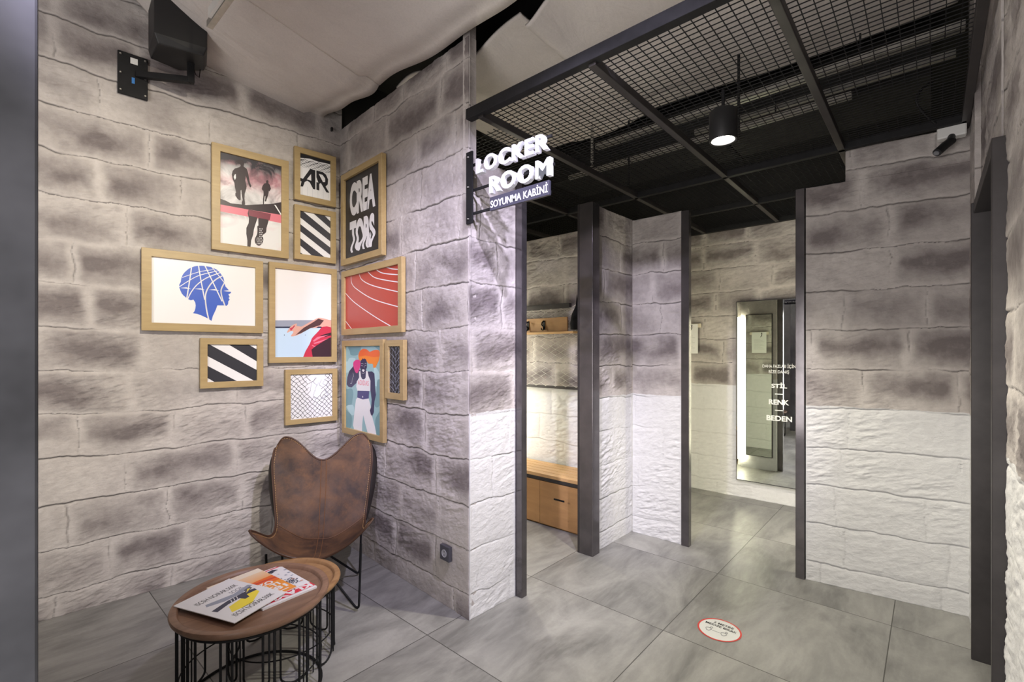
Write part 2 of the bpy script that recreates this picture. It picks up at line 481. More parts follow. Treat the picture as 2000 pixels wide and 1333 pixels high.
def stone_wall(name, p0, p1, z0, z1, thick, seed, white, step=0.008, uoff=0.0, amp=1.0, calm=0.02, zstep=None):
    """block wall; p0 to p1 runs to the viewer's right, the relief faces the viewer"""
    p0 = np.array(p0, float); p1 = np.array(p1, float); L = np.linalg.norm(p1 - p0); t = (p1 - p0) / L; n = np.array([t[1], -t[0]])
    nu = max(2, int(L / step) + 1); nz = max(2, int((z1 - z0) / (zstep or step * 0.6)) + 1)
    us = np.linspace(0, L, nu); zs = np.linspace(z0, z1, nz)
    U, Z = np.meshgrid(us, zs)
    rel, sm, cr = stone_fields(U + uoff, Z, seed)
    ed = np.minimum(sstep(0, 0.02, U), sstep(0, calm, L - U)) * 0.85 + 0.15
    rel = (rel - 0.006) * amp * ed
    X = p0[0] + t[0] * U + n[0] * rel; Y = p0[1] + t[1] * U + n[1] * rel
    front = np.stack([X, Y, Z], -1).reshape(-1, 3)
    idx = np.arange(nu * nz).reshape(nz, nu)
    quads = np.stack([idx[:-1, :-1], idx[:-1, 1:], idx[1:, 1:], idx[1:, :-1]], -1).reshape(-1, 4)
    # close the slab: border ring pushed back
    bord = np.concatenate([idx[0, :], idx[1:, -1], idx[-1, -2::-1], idx[-2:0:-1, 0]])
    base = np.stack([p0[0] + t[0] * U, p0[1] + t[1] * U, Z], -1).reshape(-1, 3)[bord]
    back = base - np.array([n[0], n[1], 0]) * thick
    nb = len(bord); o = nu * nz
    side = np.stack([np.roll(bord, -1), bord, o + np.arange(nb), o + np.roll(np.arange(nb), -1)], -1)
    c = [o, o + nu - 1, o + nu - 1 + nz - 1, o + 2 * (nu - 1) + nz - 1]
    faces = np.concatenate([quads, side, np.array([[c[3], c[2], c[1], c[0]]])]).astype(np.int32)
    verts = np.concatenate([front, back]).astype(np.float32)
    me = bpy.data.meshes.new(name)
    me.vertices.add(len(verts)); me.vertices.foreach_set('co', verts.ravel())
    me.loops.add(faces.size); me.loops.foreach_set('vertex_index', faces.ravel())
    me.polygons.add(len(faces)); me.polygons.foreach_set('loop_start', np.arange(0, faces.size, 4, dtype=np.int32))
    me.polygons.foreach_set('loop_total', np.full(len(faces), 4, np.int32))
    me.update(calc_edges=True)
    nbk = len(back)
    for an, arr in (('smudge', sm), ('crack', cr), ('white', np.full(U.shape, float(white)))):
        a = me.attributes.new(an, 'FLOAT', 'POINT')
        tail = np.full(nbk, float(white)) if an == 'white' else np.zeros(nbk)
        a.data.foreach_set('value', np.concatenate([arr.ravel(), tail]).astype(np.float32))
    me.materials.append(STONE)
    sh = np.zeros(len(faces), bool); sh[:len(quads)] = True
    me.polygons.foreach_set('use_smooth', sh)
    me.validate()
    ob = bpy.data.objects.new(name, me); COL.objects.link(ob); ob['kind'] = 'structure'
    return ob

# ------------------------------------------------------------------ the setting
def struct(o):
    o['kind'] = 'structure'; return o


struct(MB().box(-2.7, 5.3, -0.45, 3.9, -0.06, 0).build('floor', FLOOR))
struct(MB().box(-1.95, 5.3, -0.45, 3.75, 3.62, 3.7).build('ceiling', DARKCEIL))

A0 = np.array((0.214, 3.575)); A1 = np.array((1.84, 3.41)); AU = (A1 - A0) / np.linalg.norm(A1 - A0); AN = np.array([AU[1], -AU[0]])
B0 = A1; B1 = np.array((1.75, 1.868)); BU = (B1 - B0) / np.linalg.norm(B1 - B0); BN = np.array([BU[1], -BU[0]])
AROT = math.atan2(AU[1], AU[0]); BROT = math.atan2(BU[1], BU[0])


def onA(s, off=0.0, z=0.0):
    p = A0 + AU * s + AN * off; return (p[0], p[1], z)


def onB(s, off=0.0, z=0.0):
    p = B0 + BU * s + BN * off; return (p[0], p[1], z)


stone_wall('wall_left', A0 - AU * 0.22, A1 + AU * 0.02, 0, 3.62, 0.1, 3, 0, 0.0055, zstep=0.0031)
stone_wall('wall_left_rear', A0 - AU * 2.2, A0 - AU * 0.22, 0, 3.62, 0.1, 5, 0, 0.03)
stone_wall('wall_middle', B0 - BU * 0.02, B1, 0, 3.155, 0.055, 4, 0, 0.0055, calm=0.12, zstep=0.0031)
stone_wall('wall_middle_end', (1.754, 1.861), (2.11, 1.845), 0, 2.50, 0.02, 8, 1, 0.005, amp=0.8)
stone_wall('wall_middle_end_top', (1.754, 1.864), (1.806, 1.866), 2.50, 3.30, 0.05, 8, 0, 0.006, amp=0.4)
struct(MB().box(2.05, 2.10, 1.90, 3.38, 0, 2.50).build('wall_cabin_side', STONE))
stone_wall('wall_partition_left', (2.965, 1.815), (3.492, 1.805), 0, 2.512, 0.06, 11, 1, 0.006, 0.3)
stone_wall('wall_partition_right', (3.490, 1.805), (3.490, 1.405), 0, 2.506, 0.09, 12, 1, 0.006, 0.8)
stone_wall('wall_cabin_back', (3.52, 3.42), (3.52, 1.88), 0, 2.52, 0.06, 15, 1, 0.009)
stone_wall('wall_far', (5.04, 3.42), (5.04, -0.25), 0, 2.70, 0.1, 17, 1, 0.011, 0.37)
stone_wall('wall_right', (3.49, 0.60), (3.585, -0.16), 0, 2.49, 0.09, 19, 1, 0.006, 0.21)
stone_wall('wall_right_top', (3.516, 0.395), (3.585, -0.16), 2.49, 2.685, 0.09, 19, 0, 0.0075, 0.416)
# wall along the photographer's right-hand side, with the doorway
stone_wall('wall_door_far', (3.62, -0.150), (3.12, -0.150), 0, 3.62, 0.12, 23, 1, 0.012)
stone_wall('wall_door_lintel', (3.12, -0.172), (2.26, -0.172), 2.15, 3.62, 0.10, 24, 0, 0.012, 0.5)
stone_wall('wall_door_near', (2.235, -0.176), (0.9, -0.176), 0, 3.62, 0.10, 26, 1, 0.009, 1.36)
struct(MB().box(-1.95, 0.9, -0.3, -0.18, 0, 3.62).build('wall_near', mat('grey_plaster', (0.25, 0.245, 0.25), 0.8, vary=0.2, vscale=3, bump=0.2, bscale=12, bdist=0.01)))
PLASTER = MATS['grey_plaster']
struct(MB().box(-2.65, -2.55, 1.25, 3.9, 0, 3.62).build('wall_rear', PLASTER))
struct(MB().box(1.86, 5.3, 3.43, 3.5, 0, 3.62).build('wall_back_side', DARKCEIL))
struct(MB().box(5.15, 5.25, -0.45, 3.5, 0, 3.62).build('wall_far_upper', DARKCEIL))
struct(MB().box(3.62, 5.2, -0.42, -0.28, 0, 3.62).build('wall_corridor_end', DARKCEIL))
pil = MB().box(-0.42, 0.088, 1.5, 1.95, 0, 3.45).build('wall_pillar', mat('polished_concrete_plaster', (0.12, 0.123, 0.14), 0.85, vary=0.45, vscale=2.5, bump=0.1, bscale=8, bdist=0.01), bevel=0.006)
struct(pil)
# doorway on the right: steel lining and the black door leaf
dr = MB()
dr.box(3.10, 3.125, -0.30, -0.138, 0, 2.15); dr.box(2.225, 3.125, -0.30, -0.146, 2.10, 2.15)
dr.box(2.20, 2.228, -0.30, -0.146, 0, 2.15)
door = struct(dr.build('door_1', STEELD, bevel=0.002))
lf = MB().box(2.228, 3.10, -0.29, -0.26, 0.01, 2.10).build('door_leaf', mat('black_door_laminate', (0.016, 0.015, 0.014), 0.45), parent=door)

# ------------------------------------------------------------------ sagging insulation sheets under the slab
def sheet_mat():
    m = bpy.data.materials.new('beige_insulation_sheet'); m.use_nodes = True; k = N(m); p = k.pos
    n1 = k.noise(p, 1.6, 5, 0.6, 0.5); n2 = k.noise(p, 120, 2)
    c = k.mix(k.ramp(n1, 0.3, 0.7), (0.60, 0.555, 0.52), (0.74, 0.69, 0.65))
    c = k.mix(k.math('MULTIPLY', k.ramp(n2, 0.4, 0.7), 0.12), c, (0.3, 0.28, 0.26))
    k.l.new(c, k.b.inputs['Base Color']); k.b.inputs['Roughness'].default_value = 0.8
    k.l.new(k.bump(k.noise(k.scaled(p, (1, 3, 1)), 2.6, 4, 0.55, 0.8), 0.28, 0.05), k.b.inputs['Normal'])
    return m


SHEET = sheet_mat()


def sheet(name, x0, x1, y0, y1, zf, nx=70, ny=70, label=None):
    mb = MB(); vs = []; fs = []
    for j in range(ny + 1):
        for i in range(nx + 1):
            a = i / nx; b = j / ny
            x = x0(b) + (x1(b) - x0(b)) * a if callable(x0) else x0 + ((x1(b) if callable(x1) else x1) - x0) * a
            y = y0 + (y1 - y0) * b
            vs.append((x, y, zf(x, y, a, b)))
    for j in range(ny):
        for i in range(nx):
            o = j * (nx + 1) + i
            fs.append((o, o + nx + 1, o + nx + 2, o + 1))
    mb.add(vs, fs)
    o = mb.build(name, SHEET, smooth=True)
    so = o.modifiers.new('thick', 'SOLIDIFY'); so.thickness = 0.012; so.offset = 1
    return o


def zhall(x):
    z = 3.195 + 0.145 * (1.8 - x)
    if x < 0.9: z += 0.7 * (0.9 - x) ** 1.2
    return min(z, 3.55)


wav = lambda y: 1.735 + 0.022 * math.sin(y * 6.1 + 0.6) + 0.012 * math.sin(y * 13)
s1 = sheet('insulation_sheet', -1.85, wav, 2.720, 3.50, lambda x, y, a, b: zhall(x) - 0.02 * math.sin(math.pi * b) + 0.015 * math.sin(x * 3.1 + y * 2) + (0.03 if a > 0.97 else 0))
tag(s1, 'beige ceiling insulation sheet running along the top of the picture wall', 'ceiling panel', 'sagging insulation sheets')
s2 = sheet('insulation_sheet', -1.85, wav, 1.32, 2.715, lambda x, y, a, b: zhall(x) - 0.004 - 0.075 * math.sin(math.pi * b) + 0.015 * math.sin(x * 3.1 + y * 2) + (0.03 if a > 0.97 else 0))
tag(s2, 'wide sagging beige insulation sheet above the leather chair, with a seam along its edge', 'ceiling panel', 'sagging insulation sheets')
s3 = sheet('insulation_sheet', -1.85, wav, -0.15, 1.30, lambda x, y, a, b: zhall(x) + 0.01 - 0.06 * math.sin(math.pi * b) + 0.018 * math.sin(x * 3.1 + y * 2))
tag(s3, 'beige insulation sheet of the ceiling nearest the photographer, passing over the frame', 'ceiling panel', 'sagging insulation sheets')
s4 = sheet('insulation_sheet', 1.93, 3.36, -0.1, 1.62, lambda x, y, a, b: 3.27 - 0.05 * math.sin(math.pi * a) - 0.02 * math.sin(b * 5) - 0.16 * math.exp(-((b - 1.0) / 0.07) ** 2) * (1 - a) * 0.6)
tag(s4, 'beige insulation sheet seen through the wire mesh over the corridor', 'ceiling panel', 'sagging insulation sheets')
s5 = sheet('insulation_sheet', 1.90, 3.34, 1.63, 2.75, lambda x, y, a, b: 3.25 - 0.10 * math.sin(math.pi * min(1, b * 1.6)) * (1 - 0.6 * a) + 0.05 * math.sin(b * 9) * (1 - a) ** 2)
tag(s5, 'folded beige insulation sheet just right of the tall wall end above the sign', 'ceiling panel', 'sagging insulation sheets')

# ------------------------------------------------------------------ wire mesh ceiling
mc = empty('mesh_ceiling', (1.75, -0.1, 2.68), label='black steel wire mesh ceiling grid hung over the locker room area', cat='ceiling grid')
XB = [1.735, 3.48, 4.27, 4.985]; YB = [-0.135, 0.41, 1.085, 1.76, 2.43, 3.10, 3.40]
O = Vector((1.75, -0.1, 2.68))


def wl(x, y, z): return (x - O.x, y - O.y, z - O.z)


def frame_bar(a, b, wd, ht, name='frame_beam', m=BLACK):
    MB().bar(wl(*a), wl(*b), wd, ht).build(name, m, mc, bevel=0.003)


frame_bar((XB[0], 1.85, 2.71), (XB[0], -0.135, 2.71), 0.045, 0.055, 'front_beam')
for x in XB[1:]: frame_bar((x, 3.40, 2.695), (x, -0.14, 2.695), 0.04, 0.05)
for i, y in enumerate(YB): frame_bar((XB[0] if y < 1.8 else 2.1, y, 2.69), (5.0, y, 2.69), 0.035, 0.04, 'cross_bar', STEELD)
PIT = 0.0445
for i in range(3):
    for j in range(6):
        x0, x1 = XB[i] + 0.02, XB[i + 1] - 0.02; y0, y1 = YB[j] + 0.017, YB[j + 1] - 0.017
        if i == 0 and y0 > 1.7: x0 = 1.93
        mb = MB(); r = 0.0016
        PX = 0.032; k = int((x1 - x0) / PX)
        for a in range(1, k + 1):
            x = x0 + a * PX - 0.01; mb.box(*[v for v in (x - r - O.x, x + r - O.x, y0 - O.y, y1 - O.y, 0.026 - r, 0.026 + r)])
        k = int((y1 - y0) / PIT)
        for a in range(1, k + 1):
            y = y0 + a * PIT - 0.01; mb.box(x0 - O.x, x1 - O.x, y - r - O.y, y + r - O.y, 0.029 - r, 0.029 + r)
        mb.build('wire_panel', BLACK, mc)


for i, (x, y, lb) in enumerate(((3.30, 1.735, 'black hanger rod of the mesh ceiling, above the bench opening post'), (3.0, 0.86, 'black hanger rod of the mesh ceiling, just behind the round downlight'), (4.27, 2.43, 'black hanger rod of the mesh ceiling, deep over the cabin'))):
    tag(MB().tube([(0, 0, 0.02), (0, 0, 0.90)], 0.008, 8).build('hanger_rod', BLACK, loc=(x, y, 2.70)), lb, 'hanger rod')

# services above the mesh
def tray(x, y0, y1, z, label, wd=0.05, m=GALV, name='cable_tray', cat='cable tray'):
    mb = MB(); t = empty(name, (x, y0, z), label=label, cat=cat)
    mb.box(-wd / 2, wd / 2, 0, y1 - y0, 0, 0.004); mb.box(-wd / 2, -wd / 2 + 0.004, 0, y1 - y0, 0.004, 0.035); mb.box(wd / 2 - 0.004, wd / 2, 0, y1 - y0, 0.004, 0.035)
    mb.build('channel', m, t)
    for q in (0.2, 0.8):
        MB().tube([(0, (y1 - y0) * q, 0.002), (0, (y1 - y0) * q, 0.16 if x < 3.3 else 3.62 - z)], 0.005, 6).build('hanger_rod', BLACK, t)
    return t


tray(3.14, -0.12, 1.92, 3.0, 'bright galvanised channel running above the mesh, nearest the beige sheets')
tray(3.47, 0.36, 2.40, 2.97, 'dull galvanised channel above the mesh, behind the bright one', 0.04)
tray(3.62, -0.1, 1.35, 3.1, 'thin galvanised rail above the mesh over the right-hand wall', 0.03)
du = empty('air_duct', (3.95, 0.9, 3.1), label='black rectangular air duct in the dark space above the mesh', cat='duct')
MB().box(-0.2, 0.35, -0.9, 1.9, 0, 0.3).build('duct_body', DARKCEIL, du, bevel=0.01)
MB().box(-0.23, 0.38, 0.3, 0.34, -0.02, 0.32).build('duct_flange', BLACK, du)
sp = empty('sprinkler', (3.13, 1.955, 2.93), label='small sprinkler head hanging at the end of the galvanised channel', cat='sprinkler')
MB().tube([(0, 0, 0.0), (0, 0, 0.255)], 0.011, 8).build('pipe', GALV, sp)
MB().lathe([(0.0, -0.055), (0.016, -0.053), (0.016, -0.049), (0.004, -0.047), (0.004, -0.03), (0.012, -0.02), (0.014, 0.0)], 16).build('head', GALV, sp)

# black downlight
dl = empty('downlight', (2.34, 0.74, 2.45), label='black cylindrical downlight, switched on, hanging below the mesh ceiling', cat='light')
MB().lathe([(0.052, 0.03), (0.052, 0.0), (0.060, -0.002), (0.062, 0.004), (0.062, 0.135), (0.058, 0.14), (0, 0.14)], 40).build('housing', BLACKP, dl, smooth=True)
MB().disc(0.0515, 0.020).build('lamp_lens', mat('lit_lamp_lens', (1, 1, 1), 0.4, emit=(1.0, 0.95, 0.86), es=22), dl)
MB().tube([(0, 0, 0.14), (0, 0, 0.24)], 0.008, 8).build('stem', BLACK, dl)
spot('downlight_beam', (2.34, 0.74, 2.44), (2.36, 0.72, 0), 85, (1.0, 0.94, 0.78), 120, 0.7, 0.045)

# ------------------------------------------------------------------ steel posts
def post(x0, x1, y0, y1, z, label, lip=None):
    t = empty('steel_post', ((x0 + x1) / 2, (y0 + y1) / 2, 0), label=label, cat='post', group=None)
    a, b = (x1 - x0) / 2, (y1 - y0) / 2
    MB().box(-a, a, -b, b, 0, z).build('post_body', STEEL, t, bevel=0.0025)
    if lip: MB().box(*lip, 0.0, z).build('door_stop', STEELD, t)
    return t


post(2.112, 2.158, 1.798, 1.858, 2.50, 'narrow grey steel post closing the white-based wall end beside the bench opening')
post(2.868, 2.962, 1.788, 1.90, 2.51, 'wide grey steel post in the middle, right edge of the bench opening', (-0.047, -0.035, 0.056, 0.07))
post(3.485, 3.532, 1.345, 1.404, 2.50, 'grey steel post at the left side of the mirror corridor opening')
post(3.475, 3.522, 0.605, 0.655, 2.49, 'grey steel post standing against the right-hand wall end')

# ------------------------------------------------------------------ bench in the cabin
bn = empty('storage_bench', (3.12, 2.62, 0), label='pine storage bench with slatted seat and two slotted drawers in the changing cabin', cat='bench')
MB().box(0.022, 0.365, -0.67, 0.67, 0.0, 0.375).build('carcass', PINE, bn)
MB().box(-0.004, 0.368, -0.675, 0.675, 0.376, 0.40).build('steel_edge', STEELD, bn, bevel=0.001)
for i in range(5):
    MB().box(0.0 + i * 0.074, 0.066 + i * 0.074, -0.675, 0.675, 0.401, 0.430).build('seat_slat', PINEL, bn, bevel=0.003)
for cy in (-0.41, 0.09, 0.50):
    hw = 0.248 if cy < 0.4 else 0.158
    d = MB().box(0.0, 0.02, cy - hw, cy + hw, 0.015, 0.37).build('drawer', PINE, bn, bevel=0.0015)
    if cy < 0.4:
        MB().box(-0.0015, 0.001, cy + 0.05 - 0.053, cy + 0.05 + 0.053, 0.236, 0.250).build('handle_slot', BLACK, d)

# chain link panel, coat rail on the cabin back wall
cl = empty('chain_link_panel', (3.487, 2.75, 1.125), label='steel framed chain-link panel on the cabin wall above the bench', cat='wire panel')
MB().box(-0.026, 0.012, -0.35, 0.6, 0.715, 0.757).build('top_rail', STEELD, cl)
MB().box(-0.012, 0.012, -0.60, 0.6, -0.012, 0.012).build('bottom_rail', STEELD, cl)
cw = MB(); pt = 0.056
for i in range(-11, 12):
    y = i * pt; pts = []
    for k in range(27):
        sgn = 1 if k % 2 else -1
        pts.append((-0.016 + 0.003 * sgn, y + sgn * (1 if i % 2 else -1) * pt * 0.52, k * 0.028 + 0.01))
    cw.tube([p for p in pts if -0.6 < p[1] < 0.6] or pts, 0.0027, 5)
cw.build('wire_mesh', mat('bright_galvanised_wire', (0.66, 0.65, 0.60), 0.4, 0.35), cl)
cr = empty('coat_rail', (3.445, 2.75, 1.61), label='pine coat rail with black hooks over the chain-link panel', cat='coat rack')
MB().box(0.0, 0.018, -0.34, 0.6, 0.02, 0.148).build('back_board', PINE, cr, bevel=0.002)
MB().box(-0.05, 0.02, -0.44, 0.6, 0.0, 0.018).build('ledge', PINEL, cr, bevel=0.002)
for y in (0.105, -0.085, 0.30, 0.50):
    h = MB(); h.tube([(0.0, y, 0.115), (-0.012, y, 0.12), (-0.03, y, 0.105), (-0.035, y, 0.085), (-0.014, y, 0.07), (-0.006, y, 0.05)], 0.006, 8)
    h.tube([(-0.006, y, 0.06), (-0.02, y, 0.035), (-0.038, y, 0.04), (-0.042, y, 0.055)], 0.005, 8); h.box(-0.005, 0, y - 0.012, y + 0.012, 0.04, 0.125)
    h.build('hook', BLACK, cr, smooth=True)
bag = MB()
P = [(0.0, 0.30), (0.012, 0.20), (0.045, 0.13), (0.06, 0.05), (0.055, 0.0), (0, -0.005)]
bag.lathe([(max(0.001, r_), z) for r_, z in reversed(P)], 20)
bo = bag.build('hanging_bag', mat('black_fabric', (0.010, 0.010, 0.010), 0.95, spec=0.1), smooth=True, loc=(3.40, 2.275, 1.64)); tag(bo, 'black soft bag half hidden behind the middle post, resting on the coat rail ledge', 'bag')

# ------------------------------------------------------------------ mirrors and notice in the corridor
GLASS = mat('mirror_glass', (0.86, 0.90, 0.86), 0.015, 1.0)
WINK = mat('white_vinyl', (0.85, 0.86, 0.84), 0.5, emit=None)
mi = empty('wall_mirror', (5.0, 1.10, 0.18), -math.pi / 2, label='tall wall mirror with white lettering at the end of the corridor', cat='mirror')
MB().box(-0.355, 0.355, -0.012, 0.02, 0.0, 1.767).build('frame', STEELD, mi, bevel=0.002)
MB().box(-0.347, 0.347, -0.016, -0.012, 0.008, 1.759).build('mirror_glass', GLASS, mi)
LED = mat('lit_strip', (1, 1, 1), 0.4, emit=(1.0, 0.93, 0.68), es=17)
X = lambda y: 1.10 - y; Zr = lambda z: z - 0.18
for s_, ya, yb, za, zb, bo_ in (('DAHA FAZLASI İÇİN', 1.214, 0.937, 1.290, 1.337, 0.004), ('BİZE DANIŞ', 1.16, 0.99, 1.238, 1.284, 0.004), ('STİL', 1.138, 1.007, 1.106, 1.160, 0.03), ('RENK', 1.16, 0.99, 0.950, 0.998, 0.03), ('BEDEN', 1.18, 0.966, 0.797, 0.846, 0.03)):
    tx = MB(); put_text(tx, s_, X(ya), X(yb), Zr(za), Zr(zb), 0.0172, 0, bold=bo_); tx.build('lettering', WINK, mi)
for z in (1.05, 0.897): MB().flat([(X(1.108), Zr(z - 0.004)), (X(1.042), Zr(z - 0.004)), (X(1.042), Zr(z + 0.004)), (X(1.108), Zr(z + 0.004))], 0.0172).build('dash', WINK, mi)
m3 = empty('wall_mirror', (2.80, 3.36, 0.18), 0.0, label='unseen tall mirror with a lit strip, added on the end wall to light the bench cabin', cat='mirror')  # out of view; mirror and strip added to light the cabin
MB().box(-0.30, 0.33, -0.012, 0.02, 0.0, 1.767).build('frame', STEELD, m3, bevel=0.002)
MB().box(-0.292, 0.322, -0.016, -0.012, 0.008, 1.759).build('mirror_glass', GLASS, m3)
MB().box(0.345, 0.395, -0.03, 0.0, -0.06, 1.70).build('light_strip', mat('lit_strip_cabin', (1, 1, 1), 0.4, emit=(1.0, 0.95, 0.76), es=34), m3)
m2 = empty('wall_mirror', (3.60, 1.59, 0.16), math.pi / 2, label='narrow dark-framed mirror with a bright light strip, seen reflected in the tall mirror', cat='mirror')
MB().box(-0.15, 0.15, -0.012, 0.012, 0, 1.75).build('frame', STEELD, m2, bevel=0.002)
MB().box(-0.142, 0.142, -0.015, -0.012, 0.008, 1.742).build('mirror_glass', GLASS, m2)
MB().box(0.185, 0.24, -0.02, 0.005, -0.06, 1.72).build('light_strip', LED, m2)
m4 = empty('wall_mirror', (3.70, 0.02, 0.16), math.pi / 2, label='unseen narrow mirror with a light strip, added behind the right-hand wall end to light the corridor', cat='mirror')  # hidden from the camera; added so its strip lights the corridor and the post
MB().box(-0.15, 0.15, -0.012, 0.012, 0, 1.75).build('frame', STEELD, m4, bevel=0.002)
MB().box(-0.142, 0.142, -0.015, -0.012, 0.008, 1.742).build('mirror_glass', GLASS, m4)
MB().box(0.185, 0.24, -0.02, 0.005, -0.06, 1.72).build('light_strip', LED, m4)
nt = empty('paper_notice', (5.0, 1.93, 1.43), -math.pi / 2, label='white paper notice hung from a short pale wooden bar left of the tall mirror', cat='notice')
MB().box(-0.13, 0.13, -0.006, 0.012, 0.272, 0.314).build('wooden_bar', mat('pale_wood', (0.72, 0.64, 0.5), 0.5), nt, bevel=0.001)
MB().box(-0.10, 0.10, -0.012, -0.009, 0.0, 0.31).build('sheet', mat('white_paper', (0.82, 0.82, 0.80), 0.6), nt)
pc = MB(); pc.tube([(0.035, -0.014, 0.29), (0.04, -0.016, 0.27), (0.03, -0.014, 0.25), (0.02, -0.014, 0.235)], 0.004, 6); pc.lathe([(0.0, -0.01), (0.01, 0.0), (0, 0.01)], 10, c=(0.036, -0.014, 0.292)); pc.build('clip', BLACK, nt)
pw = MB()
for i in range(9): pw.flat([(-0.07, 0.2 - i * 0.018), (0.02 + 0.05 * ((i * 7) % 3) / 2, 0.2 - i * 0.018), (0.02 + 0.05 * ((i * 7) % 3) / 2, 0.204 - i * 0.018), (-0.07, 0.204 - i * 0.018)], 0.0125)
pw.build('print_lines', mat('pale_grey_ink', (0.55, 0.56, 0.55), 0.6), nt)

# ------------------------------------------------------------------ projecting sign
sg = empty('locker_room_sign', (1.745, 1.852, 2.135), -math.pi / 2, label='projecting LOCKER ROOM sign of white letters on black brackets at the wall end', cat='sign')
ACR = mat('faint_glow_acrylic', (0.66, 0.66, 0.69), 0.4, emit=(0.86, 0.88, 1.0), es=0.05)  # faint glow put into the letter material, on top of the spot's light
LX = lambda y: 1.852 - y; LZ = lambda z: z - 2.135
lt = MB(); put_text(lt, 'LOCKER', LX(1.795), LX(1.322), LZ(2.383), LZ(2.464), 0.0, 0, bold=0.030, depth=0.026, space=1.12); lt.build('lettering_locker', ACR, sg)
lt = MB(); put_text(lt, 'ROOM', LX(1.695), LX(1.306), LZ(2.258), LZ(2.345), 0.0, 0, bold=0.030, depth=0.026, space=1.12); lt.build('lettering_room', ACR, sg)
for c_ in sg.children: c_.location.x = 0.0
pn = MB().box(LX(1.695), LX(1.316), -0.008, 0.008, LZ(2.172), LZ(2.240)).build('name_panel', mat('dark_slate_panel', (0.045, 0.045, 0.065), 0.4), sg, bevel=0.001)
t2 = MB(); put_text(t2, 'SOYUNMA KABİNİ', LX(1.688), LX(1.322), LZ(2.184), LZ(2.232), 0.0095, 0, bold=0.012, depth=0.001); put_text(t2, 'SOYUNMA KABİNİ', LX(1.688), LX(1.322), LZ(2.184), LZ(2.232), -0.0095, 0, bold=0.012); t2.build('panel_lettering', WINK, pn)
MB().box(-0.024, 0.024, -0.006, 0.004, LZ(2.135), LZ(2.52)).build('mounting_bar', BLACK, sg, bevel=0.001)
for z in (2.49, 2.33, 2.16):
    MB().lathe([(0.0, -0.004), (0.006, -0.003), (0.007, 0.002)], 12, c=(-0.004, -0.009, LZ(z))).build('screw', GALV, sg)
for za, xe in ((2.45, LX(1.315)), (2.315, LX(1.30)), (2.19, LX(1.32))):
    MB().bar((0.0, 0.014, LZ(za)), (xe, 0.014, LZ(za)), 0.010, 0.012).build('support_arm', BLACK, sg)

# ------------------------------------------------------------------ security camera, speaker, socket, sticker
sc_ = empty('security_camera', (3.53, -0.08, 2.605), label='black security camera on a white junction box in the top right corner', cat='camera')
MB().box(-0.04, 0.02, -0.06, 0.06, 0.008, 0.085).build('junction_box', WHITEP, sc_, bevel=0.008)
cb = MB(); cb.tube([(-0.03, 0.0, 0.012), (-0.055, 0.005, -0.015)], 0.017, 12); cb.tube([(-0.04, 0.0, -0.012), (-0.07, 0.025, -0.04), (-0.112, 0.060, -0.085)], 0.021, 16)
cb.build('camera_body', BLACKP, sc_, smooth=True)
ln = MB(); ln.tube([(-0.1125, 0.0605, -0.0855), (-0.1155, 0.063, -0.089)], 0.013, 16); ln.build('lens', mat('camera_glass', (0.25, 0.26, 0.28), 0.08, 0.4), sc_)
cab = []
for i in range(25):
    a = i / 24; ang = -0.6 + 3.6 * a
    cab.append((3.47 - 0.10 * math.sin(math.pi * a), -0.02 + 0.075 * math.sin(math.pi * a) * 1.1, 2.69 + 0.25 * a))
co = MB().tube(cab, 0.007, 8).build('camera_cable', BLACKP, smooth=True); tag(co, 'black cable looping up from the white junction box to the mesh', 'cable')

Ms = lambda s, off, z: Vector(onA(s, off, z))
sk = empty('wall_speaker', onA(0.39, 0.0, 2.955), AROT, label='black loudspeaker on a black swivel bracket high on the left wall', cat='speaker')
body = MB()
body.add([(0.075, -0.10, 0.215), (0.22, -0.07, 0.215), (0.33, -0.17, 0.215), (0.30, -0.34, 0.215), (0.09, -0.30, 0.215),
          (0.065, -0.09, 0.26), (0.225, -0.06, 0.26), (0.345, -0.16, 0.26), (0.315, -0.355, 0.26), (0.07, -0.32, 0.26),
          (0.065, -0.09, 0.50), (0.225, -0.06, 0.50), (0.345, -0.16, 0.50), (0.315, -0.355, 0.50), (0.07, -0.32, 0.50)],
         [(4, 3, 2, 1, 0), (10, 11, 12, 13, 14)] + [(i + 5 * k, (i + 1) % 5 + 5 * k, (i + 1) % 5 + 5 * k + 5, i + 5 * k + 5) for k in (0, 1) for i in range(5)])
body.build('cabinet', BLACKP, sk, bevel=0.006)
MB().box(-0.07, 0.07, -0.016, 0.0, 0.0, 0.248).build('wall_plate', BLACK, sk, bevel=0.003)
for x in (-0.057, 0.057):
    for z in (0.02, 0.12, 0.228): MB().lathe([(0, -0.005), (0.006, -0.004), (0.006, 0.003)], 10, c=(x, -0.02, z)).build('bolt', GALV, sk)
MB().box(-0.012, 0.022, -0.018, -0.0165, 0.19, 0.225).build('sticker', WHITEP, sk)
MB().box(-0.006, 0.008, -0.018, -0.0165, 0.075, 0.11).build('blue_emblem', mat('blue_badge', (0.03, 0.18, 0.5), 0.4), sk)
am = MB(); am.bar((0.02, -0.02, 0.135), (0.255, -0.20, 0.115), 0.035, 0.035); am.box(0.24, 0.275, -0.215, -0.185, 0.10, 0.22); am.build('arm', BLACK, sk, bevel=0.003)
MB().box(0.12, 0.15, -0.3205, -0.3195, 0.36, 0.375).build('label_strip', WHITEP, sk)
wr = MB(); wr.tube([(0.27, -0.19, 0.22), (0.285, -0.18, 0.17), (0.305, -0.17, 0.165), (0.31, -0.17, 0.215)], 0.0025, 6); wr.build('wire', BLACK, sk)

